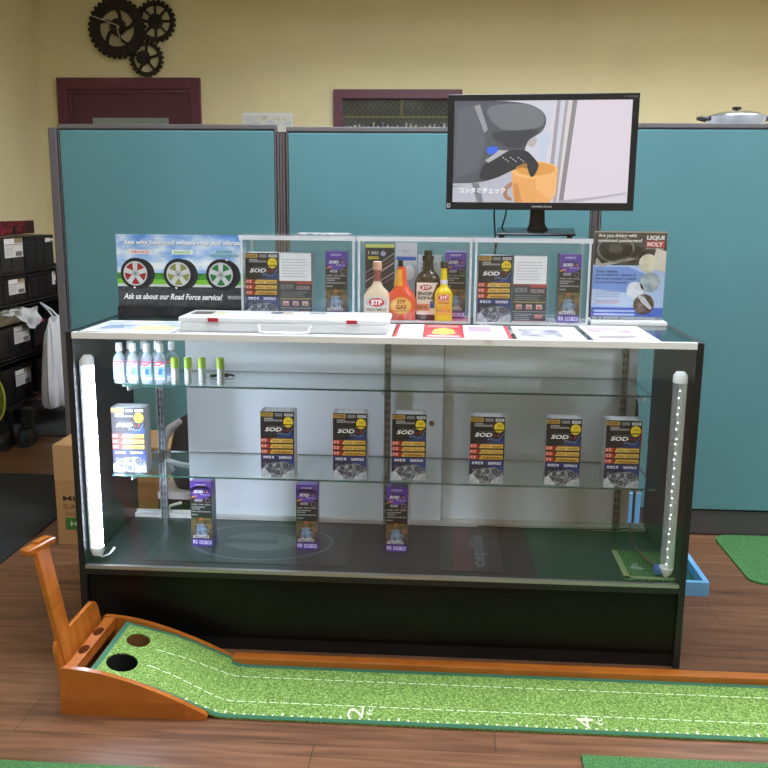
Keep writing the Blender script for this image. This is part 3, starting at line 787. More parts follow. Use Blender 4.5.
bottle('additive_bottle', 'bright yellow additive bottle with a slim neck and black cap', (1.0695, .341, zi), 1,
       [(0, .023, .016, 3), (.003, .0275, .019, 3.2), (.008, .0275, .019, 3.2), (.012, .026, .018, 3.2), (.018, .0275, .019, 3.2), (.086, .0275, .019, 3.2), (.098, .022, .016, 2.6), (.108, .0125, .0115), (.118, .0105, .0105), (.165, .009, .009)],
       C('#f3d80f', .3, coat=.4), C('#20201c', .4), [(.165, .0125, .0125), (.183, .0125, .0125), (.185, .011, .011)], 0, a, (-.022, .02, .044, .068, -.0192),
       ([(.116, .0113, .0113), (.129, .0113, .0113)], C('#e6e4f0', .5)))
# leaflets stood behind the bottles
t = thing('leaflet', 'tall dark leaflet with a silver car part picture, behind the cream bottle', 'leaflet', (.816, .448, zi))
obj('card', bx(0, 0, 0, .092, .0012, .232), C('#2e332f', .4), t)
a = Art(.092, .232); a.rect(0, .95, 1, 1, '#c6cf73', 1); a.glyphs(.08, .86, .46, .9, '#e8e8e8', 2, 6); a.rect(.08, .79, .46, .83, '#bfae2a', 2)
a.disc(.62, .87, .09, .035, '#aab0d0', 2)
for k in range(6): a.line((.0, .3 + k*.06), (1., .55 + k*.065), .05, ('#7d5a60', '#b18a92', '#54474e', '#c3a3ae', '#6a4f4a', '#8d8791')[k], 1)
a.build('picture', t)
t = thing('leaflet', 'white and pale blue leaflet with a blue band, behind the orange bottle', 'leaflet', (.912, .452, zi))
obj('card', bx(0, 0, 0, .07, .0012, .238), C('#c5ccd4', .5), t)
a = Art(.07, .238); a.rect(.05, .76, .95, .81, '#2f63b8', 1); a.line((.3, .9), (.38, .87), .02, '#5b6170', 2); a.line((.38, .87), (.46, .9), .02, '#5b6170', 2); a.line((.46, .9), (.54, .87), .02, '#5b6170', 2); a.line((.54, .87), (.64, .9), .02, '#5b6170', 2)
a.rect(.05, .1, .95, .7, '#a9bccb', 1); a.disc(.65, .6, .25, .1, '#e8edf0', 2)
a.build('picture', t)
t = thing('leaflet', 'white leaflet behind the black engine additive bottle', 'leaflet', (.985, .456, zi))
obj('card', bx(0, 0, 0, .075, .0012, .2), C('#c4cdd2', .5), t)
a = Art(.075, .2); a.lines(.1, .5, .9, .9, '#9aa4ab', 1, 6); a.build('print', t)

# papers on top of the left case
t = thing('booklet', 'thin white booklet lying on top of the acrylic box by the wheel poster', 'booklet', (.60, .335, ZG + .0012 + .2642))
bm = bmesh.new()
box(bm, 0, 0, 0, .17, .12, .004, 0); box(bm, .006, .004, .004, .166, .116, .0062, 1)
obj('pages', bm, [C('#8d9292', .5), mottled('booklet_cover', [(.4, '#5a6060'), (.5, '#e8eaea'), (.6, '#70767a')], 30, .3)], t)

# ------------------------------------------------------------------ wheel poster on its stand
t = thing('wheel_poster', 'wide poster of three car wheels on a black stand, left on the counter', 'sign', (.012, .405, ZG))
obj('stand', bx(0, -.012, 0, .425, .03, .03, bev=.001), C('#17181a', .4), t)
PWd, PHt = .425, .232
obj('board', bx(.0, 0, .03, PWd, .006, .03 + PHt), C('#202224', .5), t)
a = Art(PWd, PHt)
sky = mottled('printed_sky', [(.35, '#5c93dd'), (.5, '#a9c8ee'), (.62, '#e9f1f8')], 9, .5, stretch=(1, 1, 2.2))
a.rect(0, .28, 1, 1, sky, 0); a.rect(0, .34, 1, .47, mottled('printed_hedge', [(.35, '#2d5b23'), (.6, '#4f9a35')], 40, .6), 1)
a.rect(0, .31, 1, .38, '#7cc33e', 2); a.rect(0, .28, 1, .315, '#cfd3cf', 3); a.rect(0, 0, 1, .28, mottled('printed_asphalt', [(.3, '#2f3235'), (.7, '#4d5154')], 60, .7), 1)
a.text('See why balanced wheels may still vibrate', .06, .845, .97, .925, '#f4f6f8', 4, shear=.01, bold=.03)
a.text('See why balanced wheels may still vibrate', .063, .839, .973, .919, '#5d7390', 3, shear=.01, bold=.03)
a.rect(.1, .73, .27, .79, '#f6efef', 3); a.text('UNBALANCED', .11, .74, .26, .78, '#cc3a3a', 4, bold=.02)
a.rect(.43, .73, .59, .79, '#eef5ea', 3); a.text('BALANCED', .445, .74, .575, .78, '#4fa64f', 4, bold=.02)
a.text('BALANCED', .77, .755, .89, .79, '#3f9c4c', 4, bold=.02); a.text('AND ROAD FORCED', .72, .7, .94, .735, '#3f9c4c', 4, bold=.02)
def wheel(a, u, v, tint):
    r = .116; ar = PWd / PHt; R = r * ar
    a.disc(u + .03, v - .005, r, R, C('#2a2c2e', .6), 4, 32); a.disc(u, v, r*1.02, R*1.02, C('#1a1b1c', .6), 5, 32)
    a.disc(u - .004, v, r*.8, R*.8, C('#c3c6c8', .4), 6, 32); a.disc(u - .004, v, r*.7, R*.7, C(tint, .5), 7, 32)
    for k in range(5):
        an = PI/2 + k * 2*PI/5; an2 = 1
        p = (u - .004 + r*.74*math.cos(an), v + R*.74*math.sin(an)); n = (-math.sin(an), math.cos(an))
        w0, w1 = .019, .015
        a.poly([(u-.004 + n[0]*w1, v + n[1]*w1*ar), (p[0] + n[0]*w0, p[1] + n[1]*w0*ar), (p[0] - n[0]*w0, p[1] - n[1]*w0*ar), (u-.004 - n[0]*w1, v - n[1]*w1*ar)], C('#cfd2d4', .35), 8)
    a.disc(u - .004, v, r*.24, R*.24, C('#b4b8bb', .35), 9, 16); a.disc(u - .004, v, r*.1, R*.1, C('#7e8387', .35), 10, 12)
wheel(a, .145, .46, '#9c2226'); wheel(a, .478, .455, '#8b9140'); wheel(a, .805, .455, '#1f7a38')
for u, v in ((.132, .265), (.455, .265), (.85, .66)): a.disc(u, v, .008, .014, '#f2f2e6', 11, 10)
a.text('Ask us about our Road Force service!', .04, .1, .8, .185, '#f4f5f6', 4, shear=.012, bold=.03)
a.rect(.85, .12, .97, .165, '#a9acae', 3); a.text('HUNTER', .865, .128, .955, .157, '#3a3d40', 4)
a.build('printed_poster', t, (0, 0, .03))
bm = bmesh.new(); loft(bm, [(0, .002, .002), (.0006, .002, .002)], 10); 
bmesh.ops.rotate(bm, verts=bm.verts, cent=(0, 0, 0), matrix=Matrix.Rotation(PI/2, 3, 'X')); bmesh.ops.translate(bm, verts=bm.verts, vec=(.012, -.0125, .018)); obj('screw', bm, M_chrome, t)

# ------------------------------------------------------------------ right poster in a holder
t = thing('sign_holder', 'upright poster in a clear holder, at the right end of the counter', 'sign', (1.534, .40, ZG))
LW, LH = .222, .275
obj('base', bx(-.006, -.05, .0, LW + .006, .05, .012, bev=.002), C('#e7eaec', .3), t)
obj('backing', bx(0, 0, .012, LW, .003, .012 + LH), C('#b9b4a8', .5), t)
a = Art(LW, LH)
a.rect(.0, .0, 1, 1, C('#b8cdf0', .4), 0); a.rect(0, .985, 1, 1, '#b7a892', 1)
a.rect(0, .62, 1, .985, mottled('dashboard_picture', [(.3, '#1d1c1c'), (.5, '#3c3937'), (.7, '#6d6762')], 14, .5, stretch=(1, 1, 2)), 1)
a.rect(0, .86, 1, .985, C('#4d423c', .5), 2)
a.poly([(.03, .62), (.12, .6), (.62, .7), (.62, .73), (.12, .635), (.05, .7), (.03, .68)], '#b9b5ae', 3)
a.ring(.3, .8, .26, .15, .9, '#8b8680', 3, 30); a.disc(.3, .8, .1, .05, '#5b5650', 3); a.rect(.5, .7, .72, .78, '#24211f', 3); a.poly([(.12, .66), (.5, .73), (.66, .74), (.66, .82), (.5, .84), (.14, .8)], '#171514', 2)
for k in range(5): a.line((.08, .65 + k*.02), (.5, .72 + k*.02), .008, '#0f0e0e', 3)
a.text('Are you driving with', .05, .925, .58, .972, '#f4f2ee', 4, bold=.03); a.text('unwanted passengers?', .05, .868, .66, .917, '#f4f2ee', 4, bold=.03)
a.rect(.7, .8, .97, .965, '#5f4a43', 3)
a.text('LIQUI', .72, .9, .96, .955, '#f7f7fb', 5, bold=.045); a.rect(.71, .825, .965, .893, '#cf3b3b', 4); a.text('MOLY', .73, .832, .945, .884, '#fbeeee', 5, bold=.045)
a.glyphs(.71, .803, .96, .816, '#d9cfc8', 5, 12)
a.poly([(.8, .58), (.86, .82), (1, .78), (1, .55)], '#e7ddd2', 4)
a.poly([(0, .6), (.5, .6), (.8, .5), (.6, .3), (0, .35)], C('#7fa3e2', .4), 1); a.poly([(.0, .35), (.6, .3), (.7, .2), (.5, .15), (0, .18)], C('#c9dbf3', .4), 1)
for k, (s, e) in enumerate((('Your vehicle', .3), ('air conditioning system is', .56), ('the most amazing ground', .56), ('for fungi & bacteria!', .44))): a.text(s, .04, .535 - k*.042, .04 + e, .565 - k*.042, '#223a70', 4, bold=.03)
a.lines(.05, .26, .48, .34, '#8496b5', 2, 4, .3); a.lines(.05, .185, .45, .235, '#cc8086', 2, 3, .35)
a.rect(0, .04, 1, .14, C('#3f62c4', .4), 2); a.lines(.04, .05, .62, .13, '#bccbf0', 3, 2, .5); a.rect(0, 0, 1, .04, '#7e8690', 2); a.glyphs(.03, .008, .94, .03, '#e9ebee', 3, 30)
for u, v, r, nm, st in ((.76, .645, .13, 'spore_picture', [(.3, '#c9c39a'), (.55, '#e6e1c6'), (.8, '#f2efdf')]), (.8, .43, .14, 'hand_picture', [(.3, '#4f6f9f'), (.5, '#a4b4b9'), (.75, '#cfd6d2')]),
                        (.6, .34, .12, 'white_filter_picture', [(.3, '#c9d0d6'), (.6, '#e9eef2')]), (.73, .18, .145, 'mechanic_picture', [(.3, '#241d1b'), (.5, '#5c453b'), (.75, '#c1aea2')])):
    a.disc(u, v, r, r * LW / LH, mottled(nm, st, 30, .5), 5 if nm != 'mechanic_picture' else 6, 30)
a.poly([(.62, .3), (.7, .2), (.82, .12), (.85, .14), (.74, .26)], '#c9ccd0', 7)
a.build('printed_poster', t, (0, 0, .012))
bm = bmesh.new(); box(bm, -.001, -.0055, .012, LW + .001, -.0035, .013 + LH); obj('clear_front', bm, M_acryl, t)

# ------------------------------------------------------------------ monitor standing on the middle-right box
zt = ZG + .0012 + .2642
mn = thing('computer_monitor', 'black flat monitor on a stand, playing a workshop video', 'monitor', (1.362, .405, zt), -.09)
bm = bmesh.new(); box(bm, -.13, -.07, .006, .11, .065, .0135, bev=.004, seg=3)
for v in bm.verts: v.co.z += max(0, v.co.y + .07) * .11
sb = obj('stand_base', bm, C('#0e0f10', .2), mn, True)
bm = bmesh.new()
for x in (-.115, .095):
    for y in (-.055, .05): loft(bm, [(0, .007, .007), (.008 if y < 0 else .018, .007, .007)], 10, 0, x, y)
obj('rubber_foot', bm, M_black, sb)
bm = bmesh.new()
extrude_poly(bm, [(-.048, .018), (-.038, .024), (-.031, .04), (-.028, .1), (-.028, .14), (.014, .14), (.014, .1), (.018, .04), (.028, .024), (.042, .018)], 'y', .01, .028)
obj('stand_neck', bm, C('#0b0b0c', .3), mn)
x0, x1, z0, z1 = -.291, .288, .1, .4275   # around the base point
tilt = Matrix.Rotation(-.0, 4, 'X')
mh = .345; zb = .0835
bm = bmesh.new(); box(bm, -.291, -.012, zb, .28, .012, zb + mh, bev=.004); box(bm, -.2, .012, zb + .05, .2, .03, zb + mh - .06, bev=.006)
obj('housing', bm, C('#1b1c1f', .35), mn)
bm = bmesh.new()
sx0, sx1, sz0, sz1 = -.271, .260, zb + .0235, zb + mh - .019
for a_, b_, c_, d_ in ((-.291, zb, .28, sz0), (-.291, sz1, .28, zb + mh), (-.291, sz0, sx0, sz1), (sx1, sz0, .28, sz1)): box(bm, a_, -.0155, b_, c_, -.012, d_, bev=.001, seg=1)
bz = obj('bezel', bm, C('#212226', .3), mn)
a = Art(.06, .006); a.text('SAMSUNG', 0, 0, 1, 1, C('#b9bcc0', .3), 1, bold=.02); a.build('brand_lettering', bz, (-.025, -.0158, zb + .008))
a = Art(.04, .004); a.glyphs(0, 0, 1, 1, C('#84888c', .3), 1, 8); a.build('model_print', bz, (.235, -.0158, zb + mh - .012))
a = Art(.01, .012); a.rect(0, 0, 1, 1, C('#c9cccc', .5), 0); a.rect(.25, .25, .75, .75, C('#3a3a3c', .5), 1); a.build('sticker', bz, (-.288, -.0158, zb + .006))
sw_, sh_ = sx1 - sx0, sz1 - sz0
ES = .4
def e(h): return E(h, ES)
a = Art(sw_, sh_, eps=.0001)
def q(x, y): return ((x - 50) / 690, 1 - (y - 60) / 395)
def soft(P, n=2):
    for _ in range(n):
        Q = []
        for i in range(len(P)):
            A_, B_ = P[i], P[(i + 1) % len(P)]
            Q += [(A_[0]*.75 + B_[0]*.25, A_[1]*.75 + B_[1]*.25), (A_[0]*.25 + B_[0]*.75, A_[1]*.25 + B_[1]*.75)]
        P = Q
    return P
def pp(pts, m, L):
    if len(pts) >= 7: pts = soft(pts)
    a.poly([tuple(min(1, max(0, c)) for c in q(*p)) for p in pts], m, L)
pp([(50, 60), (740, 60), (740, 455), (50, 455)], e('#cfd0dc'), 0)
pp([(525, 60), (740, 60), (740, 455), (475, 455)], e('#ddd3dd'), 1)
pp([(440, 60), (462, 60), (430, 455), (400, 455)], e('#d8d2da'), 2)
pp([(452, 60), (466, 60), (440, 455), (424, 455)], e('#a59fa8'), 3)
pp([(484, 60), (495, 60), (466, 455), (452, 455)], e('#aaa4a9'), 3)
pp([(512, 60), (530, 60), (492, 455), (474, 455)], e('#8f8a8f'), 3)
pp([(497, 60), (512, 60), (474, 455), (466, 455)], e('#d9d0d2'), 2)
pp([(380, 200), (430, 180), (440, 190), (415, 290), (390, 290)], e('#c4cfe0'), 2)
pp([(50, 380), (300, 330), (300, 455), (50, 455)], e('#b9bac6'), 2)
pp([(125, 380), (155, 380), (175, 455), (150, 455)], e('#7d7e86'), 3)
pp([(50, 392), (100, 388), (50, 398)], e('#8d8e96'), 3)
pp([(-80, 20), (60, 50), (130, 55), (330, 66), (398, 98), (417, 135), (402, 178), (370, 198), (346, 212), (332, 250), (335, 290), (240, 330), (212, 366), (140, 380), (50, 382), (-80, 384)], e('#55575f'), 4)
pp([(160, 78), (330, 68), (398, 100), (410, 135), (395, 165), (300, 178), (215, 165)], e('#75777d'), 5)
pp([(60, 90), (125, 75), (180, 210), (150, 330), (60, 360)], e('#62646e'), 5)
pp([(128, 80), (150, 74), (185, 170), (172, 185)], e('#9a9aa0'), 6)
pp([(180, 180), (300, 175), (392, 165), (370, 195), (345, 208), (330, 245), (250, 240)], e('#3f4046'), 6)
pp([(170, 300), (255, 250), (335, 248), (360, 268), (388, 300), (393, 318), (382, 322), (384, 340), (372, 338), (368, 358), (356, 352), (348, 318), (300, 322), (215, 366), (150, 372)], e('#303136'), 7)
for k in range(9): pp([(245 + k*10, 280 + (k % 3)*7), (250 + k*10, 276 + (k % 3)*7), (252 + k*10, 284 + (k % 3)*7)], e('#c5c8cc'), 8)
pp([(180, 250), (188, 238), (222, 236), (230, 250), (222, 262), (190, 268)], e('#3f6ae0'), 8)
pp([(230, 250), (270, 252), (225, 280), (190, 300), (178, 290), (215, 265)], e('#b3b4ba'), 8)
pp([(345, 215), (372, 198), (382, 215), (365, 240), (340, 232)], e('#b9b2ae'), 5)
pp([(284, 335), (466, 335), (462, 420), (440, 455), (310, 455), (292, 430)], e('#eaa964'), 5)
pp([(292, 380), (300, 455), (330, 455), (310, 380)], e('#d0904f'), 6)
pp([(385, 362), (465, 345), (460, 425), (440, 445), (380, 400)], e('#f2b877'), 6)
u_, v_ = q(375, 328); a.disc(u_, v_, 92/690, 34/395, e('#f3bd76'), 6, 28); u_, v_ = q(378, 324); a.disc(u_, v_, 78/690, 26/395, e('#e19f52'), 7, 28)
pp([(340, 268), (362, 270), (388, 300), (390, 320), (372, 356), (358, 352), (345, 318)], e('#303136'), 8)
pp([(284, 370), (270, 385), (252, 400), (255, 440), (285, 452), (292, 440), (270, 428), (268, 405), (290, 392)], e('#a77f63'), 6)
pp([(470, 448), (560, 438), (620, 432), (740, 412), (740, 420), (620, 441), (540, 455), (470, 455)], e('#b6b0ba'), 4)
pp([(620, 440), (740, 420), (740, 455), (600, 455)], e('#d6d2da'), 3)
a.text('コンタミチェック', *q(76, 420), *q(262, 398), e('#ffffff'), 10, bold=.02)
a.build('screen', mn, (sx0, -.0132, sz0))
bm = bmesh.new(); tube(bm, [(-.14, .03, .17), (-.142, .05, .06), (-.138, .1, .0), (-.135, .12, -.1), (-.13, .14, -.24)], .0028); obj('cable', bm, M_black, mn, True)
bm = bmesh.new(); tube(bm, [(-.1, .03, .17), (-.105, .05, .07), (-.125, .1, .0), (-.15, .12, -.1), (-.17, .14, -.24)], .0028); obj('cable', bm, M_black, mn, True)

# ------------------------------------------------------------------ flat organiser box
t = thing('organizer_box', 'long flat frosted plastic organizer with red latches, on the counter near its front', 'organizer', (.318, .035, ZG + .0012))
ow, od = .598, .175
bm = bmesh.new(); box(bm, .004, .004, 0, ow - .004, od - .004, .028, bev=.006, seg=3)
tr = obj('tray', bm, M_milk, t, True)
bm = bmesh.new()
for k in range(1, 9): box(bm, k*ow/9, .008, .004, k*ow/9 + .0015, od - .008, .026)
obj('divider', bm, milky('divider_plastic', '#ffffff', .5), tr)
bm = bmesh.new(); box(bm, -.001, -.001, .0285, ow + .001, od + .001, .043, bev=.006, seg=3)
obj('lid', bm, M_milk, t, True)
for x in (.085, .48):
    obj('latch', bx(x, -.005, .03, x + .03, .002, .041, bev=.0015), C('#b3283a', .35), t)
bm = bmesh.new(); tube(bm, [(.23, .004, .02), (.233, -.01, .018), (.236, -.016, .006), (.25, -.018, .004), (.36, -.018, .004), (.374, -.016, .006), (.377, -.01, .018), (.38, .004, .02)], .0035)
obj('handle', bm, M_white, t, True)
a = Art(ow, od, 'top', base=.0435)
for x0_, x1_, y0_, y1_, c_ in ((.03, .13, .35, .75, '#5b5148'), (.15, .19, .4, .6, '#c9d06a'), (.26, .3, .6, .9, '#d6dadb'), (.41, .47, .55, .85, '#59606d'), (.48, .52, .5, .8, '#b7a68a'), (.6, .68, .6, .85, '#8b8e8c'), (.7, .8, .6, .8, '#cfd2d2')): a.rect(x0_, y0_, x1_, y1_, C(c_, .5), 1)
a.build('lid_sticker', t)

# ------------------------------------------------------------------ flyers lying on the glass
def flyer(label, x0, y0, x1, y1, paper, fn, rz=0.):
    t = thing('flyer', label, 'flyer', (x0, y0, ZG), rz, 'flyers on the glass counter')
    w, h = x1 - x0, y1 - y0
    obj('paper', bx(0, 0, 0, w, h, .0004), C(paper, .5), t)
    a = Art(w, h, 'top', base=.0005, eps=.0001); fn(a); a.build('print', t)
def f1(a):
    a.rect(.05, .1, .98, .95, mottled('pale_blue_print', [(.35, '#9fb4c9'), (.5, '#d7dfe4'), (.7, '#efe9cf')], 12, .5), 1)
    a.rect(.5, .15, .95, .5, '#e4dca4', 2); a.poly([(.1, .2), (.4, .25), (.3, .6), (.15, .5)], '#8ea5bd', 2)
flyer('white flyer with pale blue and yellow print at the left end of the counter', .035, .02, .30, .27, '#eceeee', f1)
def f2(a): a.lines(.05, .1, .95, .9, '#c9ced2', 1, 6)
flyer('plain white paper strip lying under the plastic organizer', .306, .015, .925, .29, '#e6e9ea', f2)
def f3(a): a.rect(.0, 0, .1, 1, '#cc3640', 1); a.lines(.2, .1, .9, .8, '#d78c92', 1, 5)
flyer('narrow white flyer with red edge, right of the plastic organizer', .932, .015, 1.012, .29, '#f0ecec', f3)
def f4(a):
    a.rect(.0, 0, 1, 1, '#d23b45', 1); a.poly([(.2, .3), (.5, .2), (.8, .3), (.75, .6), (.5, .75), (.25, .6)], '#e7cf62', 2); a.lines(.08, .8, .92, .95, '#f0d6d2', 2, 2); a.rect(.1, .06, .9, .14, '#f0d6d2', 2)
flyer('bright red flyer with yellow picture, in front of the coloured bottles', 1.014, .015, 1.128, .29, '#d23b45', f4)
def f5(a):
    a.ring(.5, .5, .5*1.3, .5*1.3, .92, '#e6e9ec', 1, 4); a.rect(0, 0, 1, .03, '#cf4a52', 2); a.rect(.92, 0, 1, 1, '#cf4a52', 2)
    a.rect(.1, .5, .6, .9, '#b9a4b4', 2); a.lines(.1, .1, .85, .42, '#b3a9b5', 2, 4); a.glyphs(.1, .42, .8, .48, '#c43a48', 3, 8)
flyer('white flyer with a red border, between red flyer and plain flyers', 1.13, .015, 1.262, .29, '#eceaec', f5)
def f6(a):
    a.rect(.08, .15, .7, .8, mottled('grey_photo_print', [(.35, '#7b7f88'), (.55, '#b9bcc4'), (.7, '#dcd9d4')], 22, .5), 1); a.lines(.74, .2, .95, .8, '#c0c3c9', 1, 6)
flyer('white flyer with a grey photo, in front of the acrylic box under the monitor', 1.275, .015, 1.466, .29, '#eef0f2', f6)
def f7(a):
    a.rect(.06, .5, .75, .92, mottled('mauve_photo_print', [(.35, '#a48fa0'), (.55, '#cfc0cb'), (.7, '#e6dfe0')], 20, .5), 1); a.poly([(.1, .12), (.5, .1), (.8, .25), (.7, .35), (.15, .3)], '#9c938f', 1)
flyer('white flyer with mauve pictures, in front of the right poster', 1.485, .015, 1.665, .335, '#f1f4f6', f7)

# ------------------------------------------------------------------ sanitiser bottles and green-capped tubes on the top shelf
M_pet = milky('clear_gel_plastic', '#c9dbe3', .45, .1)
def sani(label, loc):
    t = thing('sanitizer_bottle', label, 'bottle', loc, 0, 'small clear gel bottles on the top shelf')
    bm = bmesh.new(); loft(bm, [(0, .016, .011, 2.6), (.003, .0185, .0125, 2.6), (.078, .0185, .0125, 2.6), (.088, .013, .0105, 2.3), (.093, .0085, .0085), (.099, .0085, .0085)], 20)
    obj('body', bm, M_pet, t, True)
    bm = bmesh.new(); loft(bm, [(.099, .0105, .0105), (.122, .0098, .0098), (.124, .0085, .0085)], 16); obj('cap', bm, C('#eef0ee', .4), t, True)
    a = Art(.031, .056); a.rect(0, 0, 1, 1, C('#8dbbe6', .4), 0); a.rect(0, .72, 1, 1, C('#ead9e0', .4), 1); a.poly([(0, .78), (.5, .74), (1, .9), (1, 1), (0, 1)], C('#d34a6a', .4), 2)
    a.glyphs(.08, .84, .7, .92, '#ffffff', 3, 5); a.rect(0, .0, 1, .12, C('#dfe9f2', .4), 1); a.lines(.1, .2, .9, .62, '#e6f1fb', 2, 4); a.rect(.35, .25, .8, .6, C('#4f8fd0', .4), 2)
    a.build('label', t, (-.0155, -.0126, .014))
    return t
zz = ZT + .0005
ps = sani('clear gel bottle at the left end of the front row on the top shelf', (.0885 + .03, .183, zz))
fx = (.1245, .1665, .2035)
xs = [.0845, .126, .168, .207]
ps.location.x = .121
def scp(x, y, l): c = copy_tree(ps); c.location = (x, y, zz); c['label'] = l
ps.location = (.1165, .181, zz)
xf = [.0855, .1275, .1695, .2085]
ps.location.x = .087
for x, l in ((.130, 'clear gel bottle, second from the left in the front row'), (.173, 'clear gel bottle, third from the left in the front row'), (.2145, 'clear gel bottle, right end of the front row beside the green-capped tubes')): scp(x, .181, l)
for x, l in ((.106, 'clear gel bottle in the back row, behind the two leftmost front bottles'), (.149, 'clear gel bottle in the back row, second from the left'), (.192, 'clear gel bottle in the back row, third from the left'), (.236, 'clear gel bottle in the back row, at its right end')): scp(x, .225, l)
def tubeb(x, y, l, first=[None]):
    if first[0] is None:
        t = thing('lip_balm_tube', l, 'tube', (x, y, zz), 0, 'green-capped tubes on the top shelf')
        bm = bmesh.new(); loft(bm, [(0, .0105, .0105), (.001, .0112, .0112), (.05, .0112, .0112)], 20); obj('barrel', bm, C('#c9cfca', .3, .2), t, True)
        bm = bmesh.new(); loft(bm, [(.05, .012, .012), (.08, .0118, .0118), (.082, .0105, .0105)], 20); obj('cap', bm, C('#a9cf4f', .35), t, True)
        a = Art(.008, .04); a.rect(0, 0, 1, 1, C('#e3e8e4', .4), 0); a.rect(.1, .1, .9, .16, '#9fb09f', 1); a.build('label', t, (-.004, -.0113, .004)); first[0] = t
    else:
        t = copy_tree(first[0]); t.location = (x, y, zz); t['label'] = l
tubeb(.2575, .183, 'green-capped white tube on the top shelf, the one beside the gel bottles')
tubeb(.2975, .184, 'green-capped white tube on the top shelf, second from the gel bottles')
tubeb(.3405, .186, 'green-capped white tube on the top shelf, third from the gel bottles')
tubeb(.397, .188, 'green-capped white tube on the top shelf, farthest from the gel bottles')
t = thing('key_fob', 'small black clip lying on the top shelf behind the green-capped tubes', 'clip', (.335, .3, zz))
bm = bmesh.new(); tube(bm, [(0, 0, .004), (.02, .012, .006), (.05, .016, .007), (.075, .01, .004)], .0035, 8); tube(bm, [(.005, -.012, .004), (.03, -.006, .006), (.06, 0, .004)], .003, 8)
obj('body', bm, M_black, t, True)
bm = bmesh.new(); box(bm, -.03, -.01, 0, -.004, .012, .004, bev=.001); obj('tab', bm, C('#b9c0c0', .4), t)

# ------------------------------------------------------------------ putting mat
pm = thing('putting_mat', 'long green putting mat with wooden ramp end, on the floor before the display case', 'putting mat', (0, 0, 0))
Y0, Y1 = -.372, -.052
def curve_panel(y0, y1):
    bm = bmesh.new(); pts = [(.087, 0), (.474, 0), (.477, .008), (.471, .018)]
    top = [(.471, .018), (.44, .033), (.4, .052), (.36, .069), (.32, .084), (.28, .098), (.24, .11), (.2, .12), (.16, .127), (.12, .131), (.098, .132), (.089, .127)]
    extrude_poly(bm, [(.087, 0), (.474, 0), (.477, .01)] + top, 'y', y0, y1); return bm
obj('side_board', curve_panel(Y0, Y0 + .016), M_wood, pm)
obj('side_board', curve_panel(Y1 - .016, Y1), M_wood, pm)
# end board with rounded corners
bm = bmesh.new()
ya, yb = Y0 + .018, Y1 - .018; hb = .19; rr = .03; pts = [(ya, .0), (yb, .0)]
for k in range(7): an = k * PI/12; pts.append((yb - rr + rr*math.cos(an), hb - rr + rr*math.sin(an)))
for k in range(7): an = PI/2 + k * PI/12; pts.append((ya + rr + rr*math.cos(an), hb - rr + rr*math.sin(an)))
pts = [(min(p[0], Y1 - .018), max(.1, p[1])) for p in pts]; pts = [(max(p[0], Y0 + .018), p[1]) for p in pts]
extrude_poly(bm, pts, 'x', .0805, .0915)
for v in bm.verts: v.co.x -= max(0, v.co.z - .1) * .19
obj('end_board', bm, M_wood, pm)
obj('lower_board', bx(.0885, Y0 + .0165, 0, .098, Y1 - .0165, .1), M_wood, pm)
# cup bar, its two ball recesses painted as flat discs of shade
bm = bmesh.new(); box(bm, .0985, Y0 + .017, .098, .13, Y1 - .017, .13, bev=.0015)
cb = obj('ball_bar', bm, M_wood, pm)
for y in (-.265, -.16):
    bm = bmesh.new(); loft(bm, [(.1302, .013, .024), (.1308, .013, .024)], 24, 0, .114, y); obj('recess_shade', bm, C('#4a2208', .95, spec=.05), cb)
bm = bmesh.new(); tube(bm, [(.145, Y0 + .02, .085), (.145, Y1 - .02, .085)], .008); obj('return_rod', bm, M_wood, pm, True)
obj('base_board', bx(.0875, Y0 + .017, .0, .46, Y1 - .017, .006), C('#3f2412', .6), pm)
obj('catch_tray', bx(.1, Y0 + .017, .05, .16, Y1 - .017, .056), C('#4a2a16', .6), pm)
# raised arm with cross head
bm = bmesh.new()
ay0, ay1 = -.335, -.268
def armx(z): return .0965 - (z - .10) * .19
A = [(armx(.10), ay0, .10), (armx(.10), ay1, .10), (armx(.43), ay1 + .004, .43), (armx(.43), ay0 + .004, .43)]
V = [bm.verts.new(p) for p in A] + [bm.verts.new((p[0] - .013, p[1], p[2] - .002)) for p in A]
for f in ((0, 1, 2, 3), (7, 6, 5, 4), (0, 4, 5, 1), (1, 5, 6, 2), (2, 6, 7, 3), (3, 7, 4, 0)): bm.faces.new([V[i] for i in f])
bmesh.ops.recalc_face_normals(bm, faces=bm.faces)
obj('upright_arm', bm, M_wood, pm)
hx = armx(.43)
bm = bmesh.new(); Mx = Matrix.Translation((hx - .012, -.298, .437)) @ Matrix.Rotation(-.23, 4, 'Z') @ Matrix.Rotation(.1, 4, 'Y')
box(bm, -.014, -.055, -.008, .014, .055, .008, bev=.004, M=Mx); obj('cross_head', bm, M_wood, pm)
bm = bmesh.new(); Mx = Matrix.Translation((hx - .012, -.285, .447)) @ Matrix.Rotation(-.23, 4, 'Z')
box(bm, -.009, -.02, -.002, .009, .03, .004, bev=.002, M=Mx); obj('head_block', bm, M_wood, pm)
# wooden rail along the back of the mat
obj('back_rail', bx(.477, -.086, .0, 2.6, -.05, .026, bev=.004), M_wood, pm)
